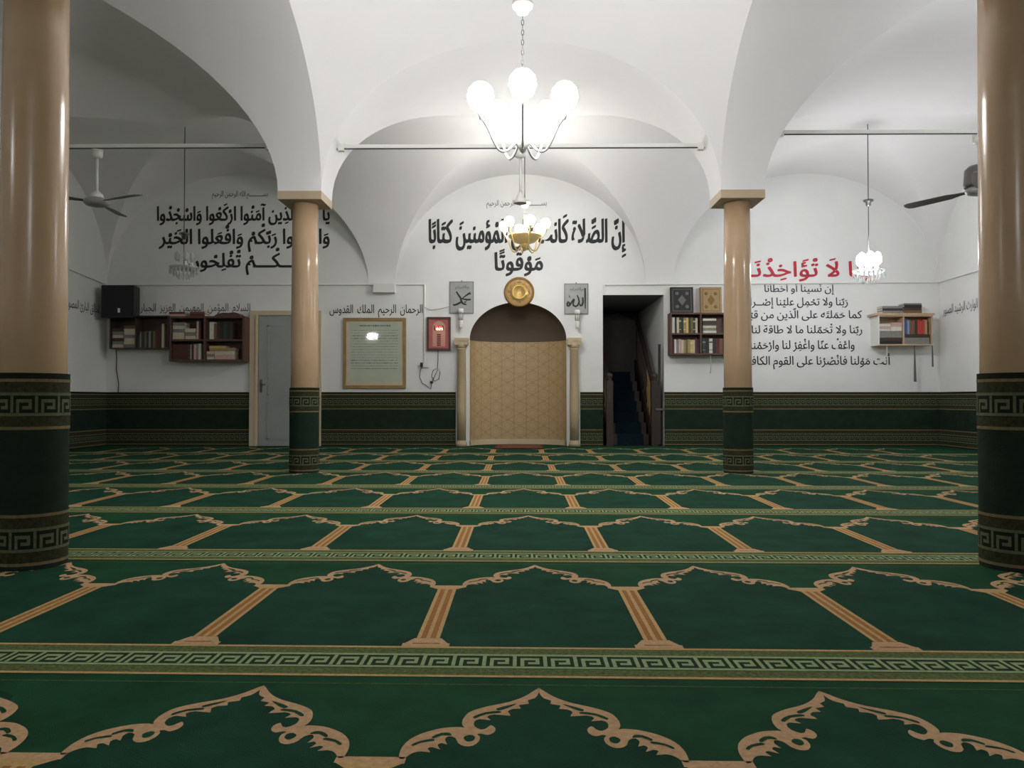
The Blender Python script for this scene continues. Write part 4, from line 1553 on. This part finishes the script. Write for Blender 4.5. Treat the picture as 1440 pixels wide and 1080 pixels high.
ZT = wz(209, YM)
half = (XC - HB) * math.sqrt(1 - ((ZT - SPR) / (APEX - SPR)) ** 2)
tie(-half, half, ZT, 'steel tie rod with white cable duct across the middle far arch')
cxl = (XW + XC + HB) / 2
hl = (XW - XC - HB) / 2
for s, py, lab in ((-1, 207, 'dim tie rod with white cable duct across the left far arch'), (1, 191, 'tie rod with white cable duct across the right far arch')):
    zt3 = wz(py, YM)
    hh = hl * math.sqrt(1 - ((zt3 - SPR) / (APEX - SPR)) ** 2)
    tie(s * cxl - hh, s * cxl + hh, zt3, lab)
ZTL, ZTR = wz(207, YM), wz(191, YM)


# ------------------------------------------------------------------ ceiling fans
def fan(x, ztie, zhub, a0, label, dark, blade_len=0.62, tall=False):
    c = Vector((x, YM, zhub))
    root = empty('ceiling_fan', c)
    mb = MB(); mb.lathe([(0.03, ztie - 0.10), (0.05, ztie - 0.08), (0.055, ztie - 0.015)], 'white_enamel', 18, (x, YM, 0)); child(mb, 'canopy', root, c)
    mb = MB(); mb.lathe([(0.013, zhub + 0.03), (0.013, ztie - 0.09)], 'white_enamel', 12, (x, YM, 0)); child(mb, 'downrod', root, c)
    mb = MB()
    if tall:
        mb.lathe([(0.13, 0.03), (0.135, 0.06), (0.125, 0.2), (0.09, 0.235), (0.02, 0.24)], 'fan_blade', 24, (x, YM, zhub))
    else:
        mb.lathe([(0.07, 0.03), (0.055, 0.075), (0.025, 0.1), (0.014, 0.11)], 'white_enamel', 20, (x, YM, zhub))
    child(mb, 'upper_cover', root, c)
    mb = MB()
    mb.lathe([(0.05, -0.045), (0.10, -0.038), (0.122, -0.015), (0.12, 0.01), (0.09, 0.03), (0.05, 0.035)], 'grey_plastic', 28, (x, YM, zhub))
    child(mb, 'motor', root, c)
    for i in range(3):
        a = a0 + i * 2 * PI / 3
        mx = Matrix.Translation((x, YM, zhub)) @ Matrix.Rotation(a, 4, 'Z') @ Matrix.Rotation(0.22, 4, 'X')
        out = [(0.12, -0.02), (0.22, -0.03), (0.3, -0.055), (blade_len - 0.06, -0.062), (blade_len - 0.015, -0.045), (blade_len, 0.0), (blade_len - 0.015, 0.045),
               (blade_len - 0.06, 0.06), (0.3, 0.05), (0.22, 0.03), (0.12, 0.02)]
        mb = MB()
        mb.prism(out, lambda p: mx @ Vector((p[0], p[1], -0.004)), lambda p: mx @ Vector((p[0], p[1], 0.003)), dark)
        bl = child(mb, 'blade', root, c)
    tag(root, label, 'ceiling fan', 'ceiling fans hung from the tie rods')


fan(-4.21, ZTL, 2.68, math.radians(-25), 'ceiling fan hanging from the dim left tie rod', 'fan_blade')
fan(4.50, ZTR, 2.77, math.radians(0), 'ceiling fan half hidden behind the right foreground column', 'fan_blade', 0.78, True)
# bare hanger rod under the middle arch
c = Vector((0.0, YM, ZT))
root = empty('fan_hanger', c)
mb = MB(); mb.lathe([(0.03, ZT - 0.10), (0.055, ZT - 0.08), (0.06, ZT - 0.012)], 'white_enamel', 18, (0, YM, 0)); child(mb, 'canopy', root, c)
mb = MB(); mb.lathe([(0.014, ZT - 0.5), (0.014, ZT - 0.09)], 'white_enamel', 12, (0, YM, 0)); child(mb, 'downrod', root, c)
mb = MB(); mb.lathe([(0.062, ZT - 0.545), (0.058, ZT - 0.53), (0.035, ZT - 0.47), (0.014, ZT - 0.43)], 'white_enamel', 18, (0, YM, 0)); child(mb, 'cone_cover', root, c)
tag(root, 'white fan hanger rod with cone cover under the middle tie rod', 'fan hanger')


# ------------------------------------------------------------------ chandeliers
def chandelier(x, y, zceil, zcup, zsock, n, R, lit, metal, label, a0=-PI / 2, shade_r=0.075, dish=None, group='chandeliers'):
    c = Vector((x, y, zcup))
    root = empty('chandelier', c)
    mb = MB(); mb.tube([(x, y, zcup + 0.05), (x, y, zceil + 0.02)], 0.006, 'dark_steel', 8); child(mb, 'cord', root, c)
    mb = MB()
    mb.lathe([(0.012, -0.05), (0.04, -0.04), (0.046, -0.005), (0.07, 0.0), (0.078, 0.03), (0.062, 0.04), (0.012, 0.05)], metal if metal != 'gold_pale' else 'grey_plastic', 24, (x, y, zcup))
    child(mb, 'ceiling_cup', root, c)
    mb = MB()
    zt_ = zsock + 0.22
    k = 0
    zz = zcup - 0.05
    while zz > zt_:        # chain links
        a = Vector((1, 0, 0)) if k % 2 else Vector((0, 1, 0))
        pts = [Vector((x, y, zz - 0.02)) + a * (0.009 * math.cos(t)) + Vector((0, 0, 0.022 * math.sin(t))) for t in [2 * PI * i / 8 for i in range(9)]]
        mb.tube(pts, 0.003, 'dark_steel', 5)
        zz -= 0.036
        k += 1
    child(mb, 'chain', root, c)
    mb = MB()
    mb.lathe([(0.0, zsock - 0.24), (0.018, zsock - 0.225), (0.03, zsock - 0.2), (0.055, zsock - 0.17), (0.05, zsock - 0.13), (0.022, zsock - 0.09), (0.018, zsock - 0.02), (0.036, zsock + 0.02), (0.03, zsock + 0.06), (0.012, zsock + 0.12),
              (0.012, zsock + 0.22)], metal, 20, (x, y, 0))
    child(mb, 'stem', root, c)
    if dish:
        mb = MB()
        mb.lathe([(0.02, zsock - 0.16), (R * 0.5, zsock - 0.12), (R * 0.78, zsock - 0.05), (R * 0.8, zsock - 0.04)], dish, 28, (x, y, 0))
        child(mb, 'glass_dish', root, c)
    for i in range(n):
        a = a0 + 2 * PI * i / n
        d = Vector((math.cos(a), math.sin(a), 0))
        o_ = Vector((x, y, 0))
        pts = []
        for t in range(13):
            f = t / 12
            r_ = 0.04 + (R - 0.04) * f
            z = zsock - 0.15 - 0.09 * math.sin(PI * min(1, f * 1.25)) + (0.15 * max(0, (f - 0.45) / 0.55) ** 1.6)
            pts.append(o_ + d * r_ + Vector((0, 0, z)))
        mb = MB(); mb.tube(pts, 0.009, metal, 8); arm = child(mb, 'arm', root, c)
        p = o_ + d * R
        mb = MB(); mb.lathe([(0.008, zsock - 0.03), (0.012, zsock - 0.005), (0.034, zsock + 0.03), (0.03, zsock + 0.04)], 'steel' if metal == 'steel' else metal, 16, (p.x, p.y, 0))
        child(mb, 'lamp_holder', root, c)
        mb = MB()
        s = shade_r
        mb.lathe([(0.028, zsock + 0.036), (s * 0.75, zsock + 0.036 + s * 0.3), (s, zsock + 0.036 + s * 0.95), (s * 0.9, zsock + 0.036 + s * 1.55), (s * 0.55, zsock + 0.036 + s * 1.95), (0.0, zsock + 0.036 + s * 2.05)],
                 lit or 'glass_shade', 20, (p.x, p.y, 0))
        child(mb, 'shade', root, c)
    tag(root, label, 'chandelier', group)
    return root


def crystal_lamp(x, y, zceil, zcup, zdish, lit, label, R=0.17, n=5):
    c = Vector((x, y, zcup))
    root = empty('chandelier', c)
    mb = MB(); mb.tube([(x, y, zcup + 0.04), (x, y, zceil + 0.02)], 0.006, 'dark_steel', 8); child(mb, 'cord', root, c)
    mb = MB(); mb.lathe([(0.012, -0.05), (0.03, -0.04), (0.036, 0.0), (0.06, 0.01), (0.062, 0.03), (0.012, 0.045)], 'steel', 20, (x, y, zcup)); child(mb, 'cup', root, c)
    mb = MB(); mb.tube([(x, y, zdish + 0.05), (x, y, zcup - 0.05)], 0.005, 'dark_steel', 8); child(mb, 'chain', root, c)
    mb = MB(); mb.lathe([(0.02, zdish - 0.01), (R * 0.8, zdish), (R, zdish + 0.03), (R * 1.04, zdish + 0.045)], 'crystal', 28, (x, y, 0)); child(mb, 'glass_dish', root, c)
    mb = MB()
    for ringr, z0, n2 in ((R * 0.98, 0.03, 22), (R * 0.7, 0.0, 16), (R * 0.4, -0.04, 9)):
        for i in range(n2):
            a = 2 * PI * i / n2
            mb.lathe([(0.0, -0.09), (0.011, -0.06), (0.009, -0.03), (0.0, -0.005)], 'crystal', 6, (x + ringr * math.cos(a), y + ringr * math.sin(a), zdish + z0), False)
    q = child(mb, 'crystal_drops', root, c); q['kind'] = 'stuff'
    for i in range(n):
        a = 2 * PI * i / n + 0.3
        px_, py_ = x + 0.55 * R * math.cos(a), y + 0.55 * R * math.sin(a)
        mb = MB(); mb.lathe([(0.014, zdish + 0.02), (0.016, zdish + 0.09), (0.013, zdish + 0.1)], 'white_plastic', 12, (px_, py_, 0)); child(mb, 'candle', root, c)
        mb = MB()
        mb.lathe([(0.014, zdish + 0.1), (0.046, zdish + 0.14), (0.05, zdish + 0.18), (0.036, zdish + 0.24), (0.0, zdish + 0.27)] if lit else
                 [(0.012, zdish + 0.1), (0.028, zdish + 0.14), (0.026, zdish + 0.2), (0.0, zdish + 0.24)], lit or 'crystal', 16, (px_, py_, 0))
        child(mb, 'bulb', root, c)
    tag(root, label, 'chandelier', 'chandeliers')
    return root


domeZ = SPR + (APEX - SPR) * math.sqrt(2)
YB = (YM + HB + YW) / 2 - 0.1
chandelier(wx(735, 5.49), 5.49, domeZ, wz(11, 5.49), wz(146, 5.18), 5, 0.31, 'lit_front', 'white_enamel',
           'brightly lit five-lamp chandelier hanging in the foreground under the top centre', shade_r=0.095)
chandelier(wx(738, YB), YB, APEX, wz(287, YB), wz(327, YB), 6, 0.27, 'lit_back', 'gold_pale',
           'lit chandelier with golden arms and amber dish hanging before the wall above the niche', a0=-PI / 2 + 0.25, shade_r=0.06, dish='shade_amber')
XS = (XW + XC + HB) / 2
crystal_lamp(wx(1223.5, YB), YB, APEX, wz(286, YB), wz(386, YB), 'lit_right', 'lit glass chandelier hanging in front of the red wall writing on the right', R=0.19, n=6)
crystal_lamp(wx(257, YB), YB, APEX, wz(330, YB), wz(379, YB), None, 'unlit crystal chandelier hanging in front of the dim left wall writing')
# further lit lamps of the hall behind the photographer
crystal_lamp(XS, 5.49, APEX, 3.0, 2.45, 'lit_side', 'lit glass chandelier in the right bay beside the right foreground column', R=0.19, n=6)
crystal_lamp(-4.3, 1.3, APEX, 3.0, 2.36, 'lit_left', 'lit glass chandelier in the left bay behind the left foreground column', R=0.19, n=6)
chandelier(0, YN - S - 2.1, APEX, 3.4, 2.75, 5, 0.31, 'lit_rear', 'white_enamel', 'lit five-lamp chandelier in the rear bay behind the photographer', shade_r=0.085)
